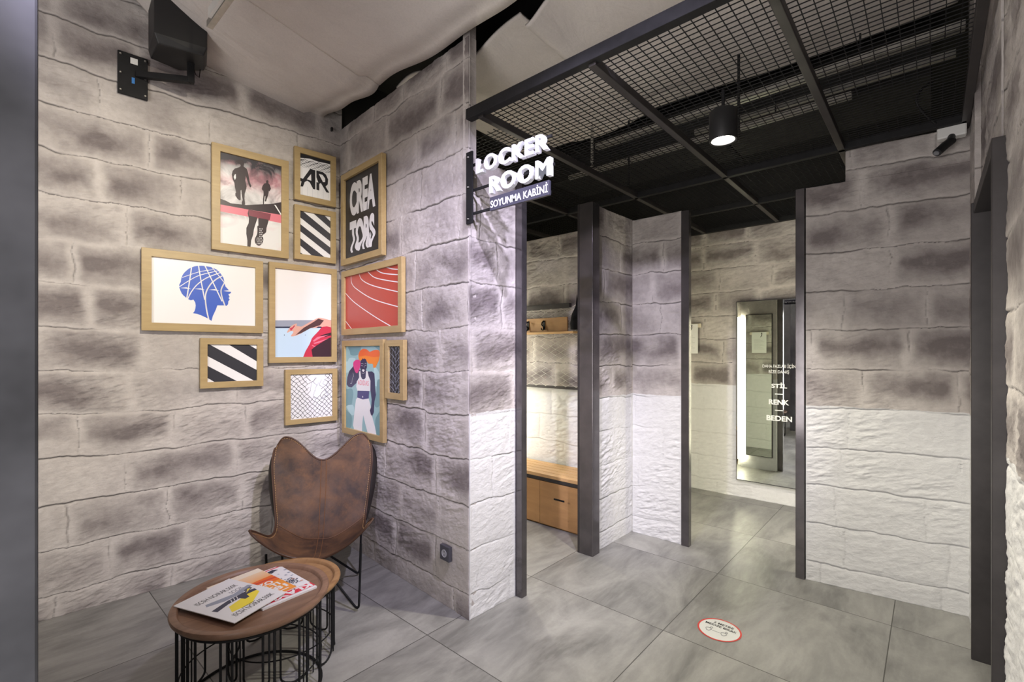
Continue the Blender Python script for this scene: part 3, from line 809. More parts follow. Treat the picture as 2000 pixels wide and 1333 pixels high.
rl = empty('ceiling_track', (0.775, 2.74, 3.09), label='grey metal track with a white lens strip running from the black speaker toward the camera', cat='light track')
MB().box(-0.014, 0.014, -1.6, 0, 0, 0.035).build('channel', GALV, rl, bevel=0.002)
MB().box(-0.030, -0.015, -1.6, -0.08, 0.005, 0.05).build('lens_strip', WHITEP, rl)
for y in (-0.3, -1.3): MB().tube([(0, y, 0.035), (0, y, 0.36)], 0.003, 6).build('hanger_rod', BLACK, rl)

so = empty('power_socket', onB(1.358, 0.012, 0.27), BROT, label='dark grey power socket low on the wall beside the leather chair', cat='socket')
MB().box(-0.042, 0.042, -0.010, 0.012, 0.0, 0.084).build('face_plate', mat('anthracite_plastic', (0.07, 0.07, 0.085), 0.4), so, bevel=0.003)
k = MB(); k.M = Matrix.Translation((0, 0, 0.042)) @ Matrix.Rotation(R(90), 4, 'X'); k.lathe([(0.0, 0.0105), (0.019, 0.0105), (0.0195, 0.0125), (0.022, 0.0125), (0.022, 0.01)], 28); k.build('socket_cup', mat('grey_socket_cup', (0.38, 0.38, 0.42), 0.4), so)
k = MB()
for z in (-0.009, 0.009): k.box(-0.0025, 0.0025, -0.0115, -0.0105, 0.042 + z - 0.0025, 0.042 + z + 0.0025)
k.build('pin_holes', BLACK, so)
ck = MB().box(-0.006, 0.006, -0.02, 0.0, 0, 0.026).build('cable_clip', BLACKP, loc=onA(1.57, 0.0, 3.125), rz=AROT); tag(ck, 'tiny black cable clip on the left wall just under the ceiling corner', 'clip')

st = empty('floor_sticker', (2.558, 0.828, 0.0), -math.pi / 2, label='round white floor sticker with a red rim and distance notice', cat='sticker')
MB().disc(0.0985, 0.0012).build('white_disc', mat('white_vinyl_floor', (0.70, 0.71, 0.69), 0.4), st)
k = MB(); q = [2 * math.pi * i / 64 for i in range(64)]
k.add([(0.0975 * math.cos(a), 0.0975 * math.sin(a), 0.0016) for a in q] + [(0.106 * math.cos(a), 0.106 * math.sin(a), 0.0016) for a in q], [(i, i + 64, (i + 1) % 64 + 64, (i + 1) % 64) for i in range(64)])
k.build('red_rim', mat('red_vinyl', (0.62, 0.05, 0.04), 0.4), st)
k = MB(); put_text(k, '2 METRE', -0.045, 0.055, 0.045, 0.064, 0.0019, 0, 'XY', 0.02); put_text(k, 'MESAFE BIRAK', -0.078, 0.078, 0.017, 0.036, 0.0019, 0, 'XY', 0.02)
k.build('lettering', mat('black_print', (0.03, 0.03, 0.035), 0.5), st)
k = MB()
for cx in (-0.045, 0.03):
    q = [(cx + 0.013 * math.cos(t_) * (1 + 0.2 * math.sin(3 * t_)), -0.030 + 0.014 * math.sin(t_), 0.002) for t_ in [i * math.pi / 8 for i in range(16)]]
    k.tube(q, 0.0016, 4, True); k.tube([(cx + 0.01, -0.012 + 0.004 * math.sin(t_), 0.002) if 0 else (cx + 0.008 + 0.006 * math.cos(t_), -0.008 + 0.006 * math.sin(t_), 0.002) for t_ in [i * math.pi / 4 for i in range(8)]], 0.0014, 4, True)
k.tube([(-0.026, -0.030, 0.002), (0.012, -0.030, 0.002)], 0.0012, 4)
k.build('figure_symbols', mat('grey_print', (0.3, 0.3, 0.3), 0.5), st)

# ------------------------------------------------------------------ framed pictures
def ink(name, c, rough=0.35): return mat('ink_' + name, lin(c), rough)


INK = dict(white=ink('white', (0.93, 0.93, 0.94)), black=ink('black', (0.13, 0.13, 0.15)), char=ink('charcoal', (0.19, 0.19, 0.22)), blue=ink('blue', (0.24, 0.38, 0.78)),
           pink=ink('pink', (0.86, 0.48, 0.54)), dark=ink('silhouette', (0.20, 0.15, 0.17)), grey=ink('grey', (0.60, 0.63, 0.70)), navy=ink('navy', (0.13, 0.16, 0.28)),
           pale=ink('pale_blue', (0.76, 0.86, 0.95)), skin=ink('skin', (0.85, 0.66, 0.60)), shade=ink('arm_shade', (0.32, 0.22, 0.23)), red=ink('red', (0.76, 0.20, 0.30)),
           maroon=ink('maroon', (0.23, 0.14, 0.18)), rose=ink('rose', (0.93, 0.48, 0.57)), track=ink('track_red', (0.72, 0.27, 0.22)), teal=ink('teal', (0.60, 0.76, 0.78)), teald=ink('deep_teal', (0.47, 0.64, 0.67)),
           tealp=ink('pale_teal', (0.72, 0.86, 0.88)), orange=ink('orange', (0.96, 0.55, 0.20)), orange2=ink('deep_orange', (0.93, 0.42, 0.20)), body=ink('indigo', (0.16, 0.15, 0.33)), belly=ink('violet', (0.26, 0.24, 0.48)),
           magenta=ink('magenta', (0.88, 0.24, 0.55)), yellow=ink('yellow', (0.98, 0.90, 0.22)), slate=ink('slate', (0.35, 0.36, 0.42)), cream=ink('cream', (0.97, 0.92, 0.84)))


def cloud_mat():
    m = bpy.data.materials.new('smoke_print'); m.use_nodes = True; k = N(m); p = k.pos
    z = k.add('ShaderNodeSeparateXYZ'); k.l.new(p, z.inputs[0]); Z = z.outputs[2]
    n1 = k.noise(p, 7, 5, 0.6, 1.2); n2 = k.noise(k.scaled(p, (1, 1, 1.6)), 4.5, 4, 0.55, 0.8)
    top = k.ramp(k.math('ADD', Z, k.math('MULTIPLY', n1, 0.26)), 0.66, 0.74)
    c = k.mix(k.ramp(n1, 0.35, 0.6), (0.42, 0.41, 0.42), (0.80, 0.79, 0.80))
    band = k.math('MULTIPLY', k.ramp(k.math('ADD', Z, k.math('MULTIPLY', n1, 0.2)), 0.50, 0.62), k.ramp(n2, 0.38, 0.58))
    c = k.mix(k.math('MULTIPLY', band, 0.85), c, (0.55, 0.19, 0.24))
    c = k.mix(k.math('MULTIPLY', k.ramp(n2, 0.52, 0.66), 0.75), c, (0.14, 0.09, 0.11))
    c = k.mix(top, c, (0.035, 0.03, 0.04))
    low = k.ramp(k.math('MULTIPLY', Z, -1.0), -0.25, -0.22)
    lc = k.mix(k.ramp(n2, 0.5, 0.75), (0.76, 0.76, 0.77), (0.74, 0.50, 0.55))
    c = k.mix(low, c, lc)
    k.l.new(c, k.b.inputs['Base Color']); k.b.inputs['Roughness'].default_value = 0.35
    return m


def framed(wall, s0, s1, z0, z1, fw, label, draw, bg='white', name='framed_picture', mats=None, depth=0.030, rail=None):
    """gold wooden frame with its print; draw(print_mb, W, H, T) adds the printed shapes, T maps traced points"""
    on, rz = (onA, AROT) if wall == 'A' else (onB, BROT)
    W = s1 - s0; H = z1 - z0
    t = empty(name, on((s0 + s1) / 2, 0.006, z0), rz, label=label, cat='picture')
    fr = MB(); ym = -depth
    out = [(-W / 2, 0), (W / 2, 0), (W / 2, H), (-W / 2, H)]; inn = [(-W / 2 + fw, fw), (W / 2 - fw, fw), (W / 2 - fw, H - fw), (-W / 2 + fw, H - fw)]
    vs = [(x, ym, z) for x, z in out] + [(x, ym, z) for x, z in inn] + [(x, -0.004, z) for x, z in inn] + [(x, 0.0, z) for x, z in out]
    fs = []
    for i in range(4):
        j = (i + 1) % 4
        fs += [(i, j, 4 + j, 4 + i), (4 + i, 4 + j, 8 + j, 8 + i), (j, i, 12 + i, 12 + j), (12 + j, 12 + i, 8 + i, 8 + j)]
    fr.add(vs, fs); fr.build('frame', FRAMEW, t, bevel=0.0016)
    pw_, ph = W - 2 * fw, H - 2 * fw; x0 = -pw_ / 2; y0 = fw
    use = mats or ['white', 'black']
    pr = MB(); base = 0.016
    pr.box(x0, x0 + pw_, -base, -0.003, y0, y0 + ph, 0)

    class D:
        n = 0
        @staticmethod
        def U(u, v): return (x0 + u * pw_, y0 + v * ph)

        @classmethod
        def poly(c, pts, mi, quad=None):
            if quad: f = homog(quad); pts = [f(p) for p in pts]
            pts = clip_rect([tuple(p) for p in pts], 0, 1, 0, 1)
            if len(pts) < 3: return
            c.n += 1
            pr.flat([c.U(*p) for p in pts], base + 0.00005 * c.n, mi)

        @classmethod
        def ribbon(c, pts, wd, mi, quad=None):
            if quad: f = homog(quad); pts = [f(p) for p in pts]
            P = [np.array(c.U(*p)) for p in pts]; c.n += 1
            for a, b in zip(P[:-1], P[1:]):
                d = b - a; L_ = np.linalg.norm(d)
                if L_ < 1e-6: continue
                d = d / L_; n = np.array([-d[1], d[0]]) * wd / 2; e = d * wd * 0.2
                q = clip_rect([tuple(a + n - e), tuple(b + n + e), tuple(b - n + e), tuple(a - n - e)], x0, x0 + pw_, y0, y0 + ph)
                if len(q) >= 3: pr.flat(q, base + 0.00005 * c.n, mi)

        @classmethod
        def text(c, s, u0, u1, v0, v1, mi, **kw):
            c.n += 1
            a = c.U(u0, v0); b = c.U(u1, v1)
            put_text(pr, s, a[0], b[0], a[1], b[1], base + 0.00005 * c.n, mi, **kw)
    D.n = 0; D.pr = pr
    if draw: draw(D)
    pr.build('print', [x if not isinstance(x, str) else INK[x] for x in use], t)
    return t


def smooth_pts(pts, n=6):
    out = []
    for i in range(len(pts) - 1):
        p0 = np.array(pts[max(0, i - 1)], float); p1 = np.array(pts[i], float); p2 = np.array(pts[i + 1], float); p3 = np.array(pts[min(len(pts) - 1, i + 2)], float)
        for k in range(n):
            t = k / n
            out.append(tuple(0.5 * ((2 * p1) + (-p0 + p2) * t + (2 * p0 - 5 * p1 + 4 * p2 - p3) * t * t + (-p0 + 3 * p1 - 3 * p2 + p3) * t ** 3)))
    out.append(tuple(pts[-1])); return out


def closed_smooth(pts, n=3):
    m = len(pts); out = []
    for i in range(m):
        p0, p1, p2, p3 = (np.array(pts[(i + k) % m], float) for k in (-1, 0, 1, 2))
        for k in range(n):
            t = k / n
            out.append(tuple(0.5 * ((2 * p1) + (-p0 + p2) * t + (2 * p0 - 5 * p1 + 4 * p2 - p3) * t * t + (-p0 + 3 * p1 - 3 * p2 + p3) * t ** 3)))
    return out


def d_runner(D):
    Q = [(97, 62), (845, 240), (835, 1232), (82, 1145)]
    D.poly([(60, 605), (160, 640), (220, 670), (420, 690), (600, 680), (720, 675), (860, 650), (860, 804), (560, 770), (430, 748), (60, 684)], 2, Q)
    D.poly([(60, 680), (430, 742), (860, 806), (860, 904), (560, 850), (60, 762)], 3, Q)
    D.poly([(440, 745), (560, 765), (555, 830), (530, 900), (505, 975), (495, 1040), (470, 1110), (460, 1195), (420, 1190), (422, 1110), (410, 1030), (412, 960), (440, 905), (445, 850), (430, 790)], 2, Q)
    D.poly([(560, 765), (715, 795), (690, 860), (660, 960), (655, 1010), (620, 1040), (560, 960), (560, 850)], 2, Q)
    D.poly([(438, 748), (715, 797), (700, 865), (560, 840), (445, 815)], 4, Q)
    D.poly(closed_smooth([(550, 935), (600, 940), (620, 985), (612, 1050), (620, 1100), (600, 1150), (560, 1172), (520, 1140), (515, 1090), (540, 1040), (548, 990)]), 2, Q)
    for j in range(9):
        for i in range(5):
            cx = 536 + i * 17 + (j % 2) * 5; cy = 965 + j * 22
            if cx > 606 or (cy < 1060 and cx < 560): continue
            D.poly([(cx, cy), (cx + 8, cy + 2), (cx + 7, cy + 12), (cx - 1, cy + 10)], 1, Q)
    D.poly([(755, 685), (775, 690), (840, 790), (838, 810)], 1, Q)
    D.poly([(285, 175), (315, 155), (350, 158), (385, 165), (395, 195), (385, 235), (425, 265), (440, 310), (450, 370), (462, 430), (478, 465), (470, 485), (455, 470), (440, 430), (420, 370), (412, 345), (405, 400), (420, 470), (415, 500), (395, 560), (392, 620), (400, 680), (385, 695), (360, 695), (358, 660), (370, 630), (360, 580), (355, 510), (345, 520), (345, 580), (345, 630), (325, 635), (300, 610), (280, 580), (280, 550), (290, 545), (275, 480), (270, 430), (250, 390), (240, 330), (250, 290), (275, 262), (330, 245), (350, 232), (345, 210), (310, 190)], 2, Q)
    D.poly([(288, 325), (290, 370), (276, 396), (262, 360), (272, 335)], 1, Q)
    D.poly([(660, 402), (680, 396), (688, 410), (686, 432), (705, 450), (712, 475), (718, 500), (700, 528), (690, 520), (690, 545), (680, 580), (665, 620), (655, 648), (642, 645), (648, 615), (650, 580), (640, 585), (635, 620), (628, 682), (618, 680), (622, 610), (628, 560), (626, 520), (612, 515), (606, 495), (615, 465), (635, 437), (660, 430)], 2, Q)


framed('A', 0.785, 1.254, 2.110, 2.801, 0.048, 'largest upright framed print of two dark runners in pink and white smoke', d_runner, mats=[cloud_mat(), 'white', 'dark', 'pink', ink('dark_rose', (0.50, 0.22, 0.28))])


def d_ar(D):
    Q = [(82, 88), (440, 182), (440, 630), (82, 560)]
    D.poly([(70, 80), (445, 180), (445, 215), (380, 200), (300, 185), (200, 150), (82, 140)], 1, Q)
    for k in range(7):
        y = 150 + k * 13
        D.ribbon([(82 + i * 12, y + i * 2.9 + 7 * math.sin(i * 0.9 + k * 1.7) + 4 * math.sin(i * 2.3 + k)) for i in range(31)], 0.0032 - 0.0003 * k, 1, Q)
    for k in range(6): D.ribbon([(110 + k * 62, 470), (110 + k * 62, 600)], 0.0008, 2, Q)
    D.poly([(205, 265), (265, 283), (265, 500), (240, 495), (200, 420), (170, 400), (140, 415), (120, 467), (90, 465), (102, 408), (80, 400), (80, 366), (120, 378)], 1, Q)
    D.poly([(215, 325), (218, 400), (165, 384)], 0, Q)
    D.poly([(278, 285), (350, 300), (390, 330), (415, 385), (410, 440), (385, 465), (430, 535), (395, 530), (330, 425), (312, 435), (312, 510), (278, 500), (278, 415), (300, 420), (278, 360)], 1, Q)
    D.poly([(305, 322), (350, 333), (380, 375), (380, 415), (355, 415)], 0, Q)


framed('A', 1.293, 1.594, 2.545, 2.926, 0.040, 'small upright framed print of a black AR monogram under dark ripples', d_ar, mats=['white', 'black', 'grey'])


def d_str(D):
    Q = [(82, 720), (440, 780), (440, 1248), (82, 1200)]
    for b in ([(82, 700), (90, 720), (125, 728), (440, 972), (440, 1058), (82, 788)], [(82, 862), (440, 1128), (440, 1212), (82, 942)], [(82, 1018), (390, 1250), (250, 1240), (82, 1100)], [(82, 1178), (130, 1212), (82, 1212)], [(235, 740), (370, 765), (440, 830), (440, 910)]): D.poly(b, 1, Q)


framed('A', 1.293, 1.594, 2.116, 2.508, 0.040, 'small upright framed print of steep black and white diagonal stripes', d_str, mats=['white', 'char'])


def d_head(D):
    Q = [(-386, -46), (1647, 162), (1647, 1319), (-386, 1272)]
    D.poly([(160, 560), (165, 500), (190, 460), (200, 390), (225, 320), (260, 270), (300, 230), (345, 192), (400, 165), (465, 140), (540, 130), (610, 129), (680, 135), (800, 155), (900, 205), (945, 245), (980, 290), (1010, 330), (1030, 370), (1050, 460), (1070, 540), (1130, 605), (1180, 650), (1165, 675), (1125, 690), (1150, 745), (1130, 765), (1152, 800), (1125, 830), (1120, 890), (1085, 925), (1040, 915), (910, 915), (880, 1000), (820, 1130), (795, 1228), (740, 1185), (600, 1120), (520, 1090), (430, 1075), (465, 1030), (478, 980), (485, 920), (475, 860), (440, 805), (390, 820), (330, 795), (250, 730), (215, 690), (190, 640)], 1, Q)
    for pts, wd in (([(402, 170), (370, 400), (310, 780)], 22), ([(540, 130), (590, 430), (660, 800)], 22), ([(670, 135), (820, 450), (1000, 830)], 22), ([(805, 155), (950, 340), (1050, 465)], 18),
                    ([(325, 800), (400, 650), (520, 500), (700, 370), (960, 265)], 20), ([(740, 1195), (690, 950), (680, 700), (760, 520), (880, 400), (1000, 330)], 26), ([(1060, 925), (1000, 750), (985, 600), (1050, 460)], 26),
                    ([(160, 555), (350, 430), (560, 320), (910, 230)], 15), ([(225, 365), (430, 290), (600, 240), (820, 205)], 12)):
        D.ribbon(smooth_pts(pts, 8), wd * 0.00029, 0, Q)
    for b in ([(180, 575), (300, 560), (400, 598)], [(460, 592), (580, 578), (670, 612)], [(740, 605), (860, 592), (950, 628)], [(1030, 628), (1130, 612), (1190, 642), (1100, 636)]): D.poly(b, 0, Q)


framed('A', 0.428, 1.088, 1.576, 2.069, 0.048, 'wide framed print of a blue head in profile crossed by white lines', d_head, mats=['white', 'blue'])


def d_arm(D):
    Q = [(166, -917), (1497, -785), (1497, 1120), (192, 1136)]
    D.poly([(150, 300), (1600, 275), (1600, 1200), (150, 1200)], 1, Q)
    D.poly([(150, 298), (1600, 275), (1600, 440), (150, 445)], 2, Q)
    D.poly([(150, 440), (1600, 430), (1600, 462), (150, 475)], 3, Q)
    D.poly([(1180, 420), (1300, 385), (1600, 370), (1600, 450), (1300, 440)], 0, Q)
    D.poly(closed_smooth([(470, 560), (540, 450), (640, 380), (700, 370), (690, 420), (760, 430), (820, 430), (1000, 330), (1190, 235), (1300, 240), (1430, 270), (1500, 300), (1500, 440), (1340, 440), (1200, 430), (1150, 460), (1000, 475), (800, 590), (660, 650), (560, 655), (620, 560), (560, 540), (490, 575)]), 4, Q)
    D.poly([(650, 640), (700, 605), (790, 520), (860, 460), (1050, 350), (1200, 250), (1330, 290), (1240, 400), (1180, 420), (1000, 478), (900, 535), (800, 585)], 5, Q)
    D.poly([(530, 480), (600, 450), (640, 400), (650, 430), (560, 540)], 6, Q)
    D.poly([(845, 1140), (900, 1000), (1000, 830), (1050, 700), (1120, 620), (1200, 540), (1280, 440), (1400, 425), (1600, 470), (1600, 1140)], 6, Q)
    D.poly([(1070, 1140), (1040, 960), (1150, 870), (1300, 780), (1420, 700), (1600, 640), (1600, 1140)], 7, Q)
    D.poly([(1240, 650), (1330, 610), (1600, 540), (1600, 610), (1350, 670)], 7, Q)
    D.poly([(1070, 760), (1180, 670), (1450, 620), (1250, 690), (1100, 780)], 8, Q); D.poly([(1080, 810), (1450, 700), (1200, 810), (1110, 830)], 8, Q)
    D.poly([(1040, 860), (1060, 855), (1140, 890), (1100, 895)], 8, Q); D.poly([(400, 620), (415, 622), (412, 645), (398, 643)], 3, Q); D.poly([(890, 620), (902, 622), (900, 638), (888, 636)], 3, Q)


framed('A', 1.125, 1.600, 1.371, 2.074, 0.040, 'upright framed print of a blurred outstretched arm and red shirt under a white sky', d_arm, mats=['white', 'pale', 'grey', 'navy', 'skin', 'shade', 'red', 'maroon', 'rose'])


def d_wide(D):
    Q = [(508, 250), (872, 252), (880, 514), (508, 522)]
    for b in ([(500, 250), (508, 244), (524, 250), (880, 437), (884, 520), (868, 520), (508, 332)], [(660, 248), (812, 250), (880, 288), (880, 374)], [(508, 402), (742, 524), (560, 524), (560, 521), (508, 490)]): D.poly(b, 1, Q)


framed('A', 0.722, 1.089, 1.214, 1.536, 0.040, 'small wide framed print of black and white diagonal stripes, below the blue head', d_wide, mats=['white', 'char'])


def d_fence(D):
    rr = random.Random(5)
    for fam in (1, -1):
        for i in range(-9, 20):
            pts = []
            for k in range(15):
                v = k / 14; u = i * 0.115 + fam * (v - 0.5) * 1.05
                wv = 0.05 * math.sin(v * 6 + u * 4) * max(0, v - 0.35) * 2
                zz = 0.012 * (1 if (k + i) % 2 else -1)
                tear = 1 if (u > 0.42 and v > 0.55 and u < 0.78) else 0
                if tear and rr.random() < 0.75:
                    if len(pts) > 1: D.ribbon(pts, 0.0024, 1)
                    pts = []; continue
                pts.append((u + wv + zz, v + 0.02 * math.sin(u * 9)))
            if len(pts) > 1: D.ribbon(pts, 0.0024, 1)
    for k in range(9):
        a = (0.5 + 0.45 * rr.random(), 0.6 + 0.35 * rr.random()); D.ribbon([a, (a[0] + 0.08 * rr.uniform(-1, 1), a[1] - 0.12), (a[0] + 0.1 * rr.uniform(-1, 1), a[1] - 0.2)], 0.0016, 2)


framed('A', 1.231, 1.604, 0.927, 1.321, 0.036, 'small square framed print of a torn black wire fence on white', d_fence, mats=['white', 'black', 'grey'])


def d_cre(D):
    D.text('CREA', 0.13, 0.86, 0.515, 0.925, 1, bold=0.055, space=0.94)
    vs, fs = text_geo('TORS', 0.055, 0, 0.94)
    bm = bmesh.new(); V = [bm.verts.new(p) for p in vs]
    for f in fs:
        try: bm.faces.new([V[i] for i in f])
        except ValueError: pass
    for _ in range(3): bmesh.ops.subdivide_edges(bm, edges=[e for e in bm.edges if e.calc_length() > 0.07], cuts=1); bmesh.ops.triangulate(bm, faces=bm.faces)
    bm.verts.index_update(); P = np.array([v.co[:] for v in bm.verts]); lo = P.min(0); hi = P.max(0)
    fs = [tuple(v.index for v in f.verts) for f in bm.faces]; bm.free()
    u = (P[:, 0] - lo[0]) / (hi[0] - lo[0]); v = (P[:, 1] - lo[1]) / (hi[1] - lo[1])
    am_ = np.clip((0.62 - v) / 0.3, 0, 1); uu = u + am_ * (0.075 * np.sin((0.62 - v) * 9.5)) - 0.0
    out = [D.U(0.13 + 0.71 * a, 0.06 + 0.395 * b) for a, b in zip(uu, v)]
    D.n += 1
    D.pr.add([(a, -0.016 - 0.0006, b) for a, b in out], fs, 1)


def d_track(D):
    Q = [(672.9, 533.7), (775.5, 514.3), (775.8, 642.6), (673.8, 643.4)]
    for pts in ([(673.8, 626.6), (680, 636), (688, 648)], [(672, 566), (690, 588), (727.6, 620), (762, 645)], [(683, 532), (684.9, 548), (696.3, 562.2), (727.6, 585), (777, 605)],
                [(698.5, 528), (704.8, 542.3), (727.6, 556.5), (777, 573.5)], [(714, 524), (727.6, 538), (750, 546), (777, 552.5)], [(731, 522), (744.7, 530.8), (777, 536.7)], [(749, 518), (762, 523), (777, 525.3)]):
        D.ribbon(smooth_pts(pts, 8), 0.0062, 1, Q)


def d_box(D):
    Q = [(82, 105), (478, 118), (490, 1195), (88, 1105)]
    for b, c in (([(110, 100), (240, 90), (250, 150), (215, 215), (140, 215), (125, 170)], 2), ([(60, 300), (100, 290), (120, 250), (175, 250), (190, 280), (150, 380), (120, 420), (60, 420)], 3), ([(380, 100), (500, 100), (500, 260), (440, 160)], 2),
                 ([(60, 640), (100, 630), (150, 625), (170, 680), (160, 760), (140, 840), (60, 830)], 2), ([(400, 380), (440, 400), (480, 520), (440, 600), (400, 560)], 3), ([(440, 520), (500, 560), (500, 740), (450, 850), (410, 820), (430, 660)], 2),
                 ([(60, 880), (100, 900), (150, 960), (155, 1040), (140, 1110), (60, 1110)], 2), ([(420, 1010), (450, 930), (500, 880), (500, 1200), (430, 1180)], 2), ([(90, 840), (170, 830), (180, 940), (150, 950), (110, 890)], 3)):
        D.poly(closed_smooth(b), c, Q)
    D.poly(closed_smooth([(225, 215), (240, 170), (275, 145), (320, 155), (350, 185), (400, 165), (440, 165), (460, 195), (455, 280), (430, 340), (415, 375), (390, 370), (385, 330), (340, 325), (310, 290), (250, 290), (228, 260)]), 4, Q)
    D.poly([(225, 215), (240, 170), (275, 145), (320, 155), (350, 185), (400, 165), (440, 165), (460, 195), (458, 245), (400, 250), (350, 240), (300, 225), (238, 238)], 5, Q)
    D.poly([(215, 735), (280, 757), (345, 745), (365, 830), (385, 960), (420, 1100), (440, 1215), (345, 1200), (310, 1060), (285, 950), (275, 1060), (272, 1175), (190, 1160), (170, 1080), (180, 950), (190, 850), (200, 760)], 1, Q)
    D.poly([(250, 400), (310, 400), (330, 420), (380, 420), (405, 445), (410, 520), (415, 620), (425, 700), (410, 780), (405, 870), (405, 910), (385, 960), (370, 940), (358, 890), (372, 850), (378, 760), (365, 660), (345, 600), (345, 745), (280, 757), (215, 735), (222, 650), (215, 560), (200, 560), (150, 610), (115, 605), (92, 570), (100, 480), (120, 410), (160, 360), (175, 330), (240, 400)], 6, Q)
    D.poly([(218, 655), (350, 655), (345, 745), (280, 757), (215, 735)], 7, Q)
    D.poly([(232, 420), (248, 405), (255, 480), (270, 510), (290, 515), (308, 495), (312, 410), (330, 415), (340, 470), (362, 530), (362, 655), (215, 650), (203, 600), (208, 540), (235, 490)], 1, Q)
    D.poly([(250, 290), (262, 275), (275, 258), (283, 268), (295, 262), (310, 272), (322, 310), (322, 370), (305, 410), (295, 438), (265, 435), (255, 400), (245, 370)], 6, Q)
    D.poly(closed_smooth([(170, 300), (200, 275), (235, 278), (250, 320), (240, 380), (215, 435), (190, 420), (168, 350)]), 8, Q)
    D.poly(closed_smooth([(266, 400), (282, 392), (296, 402), (282, 424)]), 1, Q)
    for p in ([(255, 325), (270, 318), (282, 330)], [(298, 328), (306, 320), (316, 320)], [(256, 345), (275, 350)], [(298, 350), (314, 344)], [(290, 350), (292, 375)], [(165, 430), (172, 470), (160, 500), (150, 560), (135, 560)], [(265, 435), (282, 442), (300, 432)]): D.ribbon(p, 0.0022, 1, Q)
    D.poly([(275, 715), (282, 715), (283, 735), (274, 735)], 1, Q)
    D.text('ADIDAS', 0.36, 0.665, 0.540, 0.598, 9, bold=0.0)


def d_chev(D):
    n = 7
    for k in range(-2, 13):
        v = k / n
        D.ribbon([(0.0, v + 0.20), (0.5, v), (1.0, v + 0.20)] if False else [(-0.02, v + 0.02), (0.5, v - 0.14)], 0.0032, 1)
        D.ribbon([(0.5, v - 0.06), (1.02, v + 0.10)], 0.0032, 1)
    for x in (0.02, 0.28, 0.52, 0.76, 0.98):
        D.ribbon([(x + 0.06 * (1 if i % 2 else -1), i / 14) for i in range(15)], 0.0028, 1)
    rr = random.Random(2)
    for k in range(60):
        a = (rr.uniform(0, 0.75), rr.uniform(0.05, 0.42)); D.ribbon([a, (a[0] + rr.uniform(-.15, .15), a[1] + rr.uniform(-0.05, 0.05))], 0.0011, 1)


framed('B', 0.106, 0.703, 2.090, 2.765, 0.044, 'upright black framed print with the white word CREATORS in two lines', d_cre, mats=['black', 'white'], depth=0.034)
framed('B', 0.106, 0.937, 1.572, 2.047, 0.044, 'wide framed print of a red running track with curved white lanes', d_track, mats=['track', 'white'])
framed('B', 0.115, 0.711, 0.846, 1.531, 0.042, 'tall framed illustration of a boxer in white with orange hair on pale blue', d_box, mats=['teal', 'white', 'teald', 'tealp', 'orange', 'orange2', 'body', 'belly', 'magenta', 'rose'])
framed('B', 0.735, 0.955, 1.145, 1.524, 0.040, 'smallest narrow framed print of a black and white woven fence pattern', d_chev, mats=['black', 'grey'])


# ------------------------------------------------------------------ leather butterfly chair
CH = empty('butterfly_chair', (1.311, 2.674, 0), R(-31.4), label='brown worn leather butterfly chair on black rod legs in the corner under the pictures', cat='chair')
# rows from the back top edge to the front lip: edge (x, y, z), centre (y, z)
ROWS = [((0.290, 0.395, 0.862), (0.370, 0.738)), ((0.305, 0.350, 0.740), (0.335, 0.600)), ((0.284, 0.285, 0.550), (0.255, 0.440)), ((0.262, 0.210, 0.392), (0.150, 0.315)),
        ((0.262, 0.010, 0.400), (-0.05, 0.285)), ((0.305, -0.285, 0.545), (-0.235, 0.335))]


def cr4(a, b, c, d, t): return 0.5 * ((2 * b) + (-a + c) * t + (2 * a - 5 * b + 4 * c - d) * t * t + (-a + 3 * b - 3 * c + d) * t ** 3)


def row_at(t):
    f = t * (len(ROWS) - 1); i = min(int(f), len(ROWS) - 2); q = f - i
    g = lambda k: np.array([*ROWS[max(0, min(len(ROWS) - 1, k))][0], *ROWS[max(0, min(len(ROWS) - 1, k))][1]])
    return cr4(g(i - 1), g(i), g(i + 1), g(i + 2), q)


def sling_pt(s, t):
    ex, ey, ez, cy, cz = row_at(t); a = abs(s)
    p = 2.3
    x = ex * s; y = cy + (ey - cy) * a ** p; z = cz + (ez - cz) * a ** p
    wt = max(0.0, 1 - t / 0.16)                     # rounded ears of the back
    if wt > 0:
        pk = math.sin(math.pi / 2 * min(1, a / 0.80)) ** 2 * 0.158 - (max(0, a - 0.80) / 0.20) ** 2 * 0.075
        z = z * (1 - wt) + wt * (0.738 + pk); y = y * (1 - wt) + wt * (0.37 + 0.03 * a)
    wf = max(0.0, (t - 0.84) / 0.16)                # rounded wing tips of the seat
    if wf > 0:
        pk = 0.212 * a ** 2.0 - 0.014 * max(0, a - 0.9) / 0.1
        z = z * (1 - wf) + wf * (0.335 + pk); y = y * (1 - wf) + wf * (-0.232 - 0.075 * a ** 2 + 0.05 * (max(0, a - 0.86) / 0.14) ** 2)
    z += 0.003 * math.sin(9 * s + 4 * t) * (1 - a) - 0.006 * math.exp(-((t - 0.60) / 0.03) ** 2) * (1 - a * a)
    return (x, y, z)


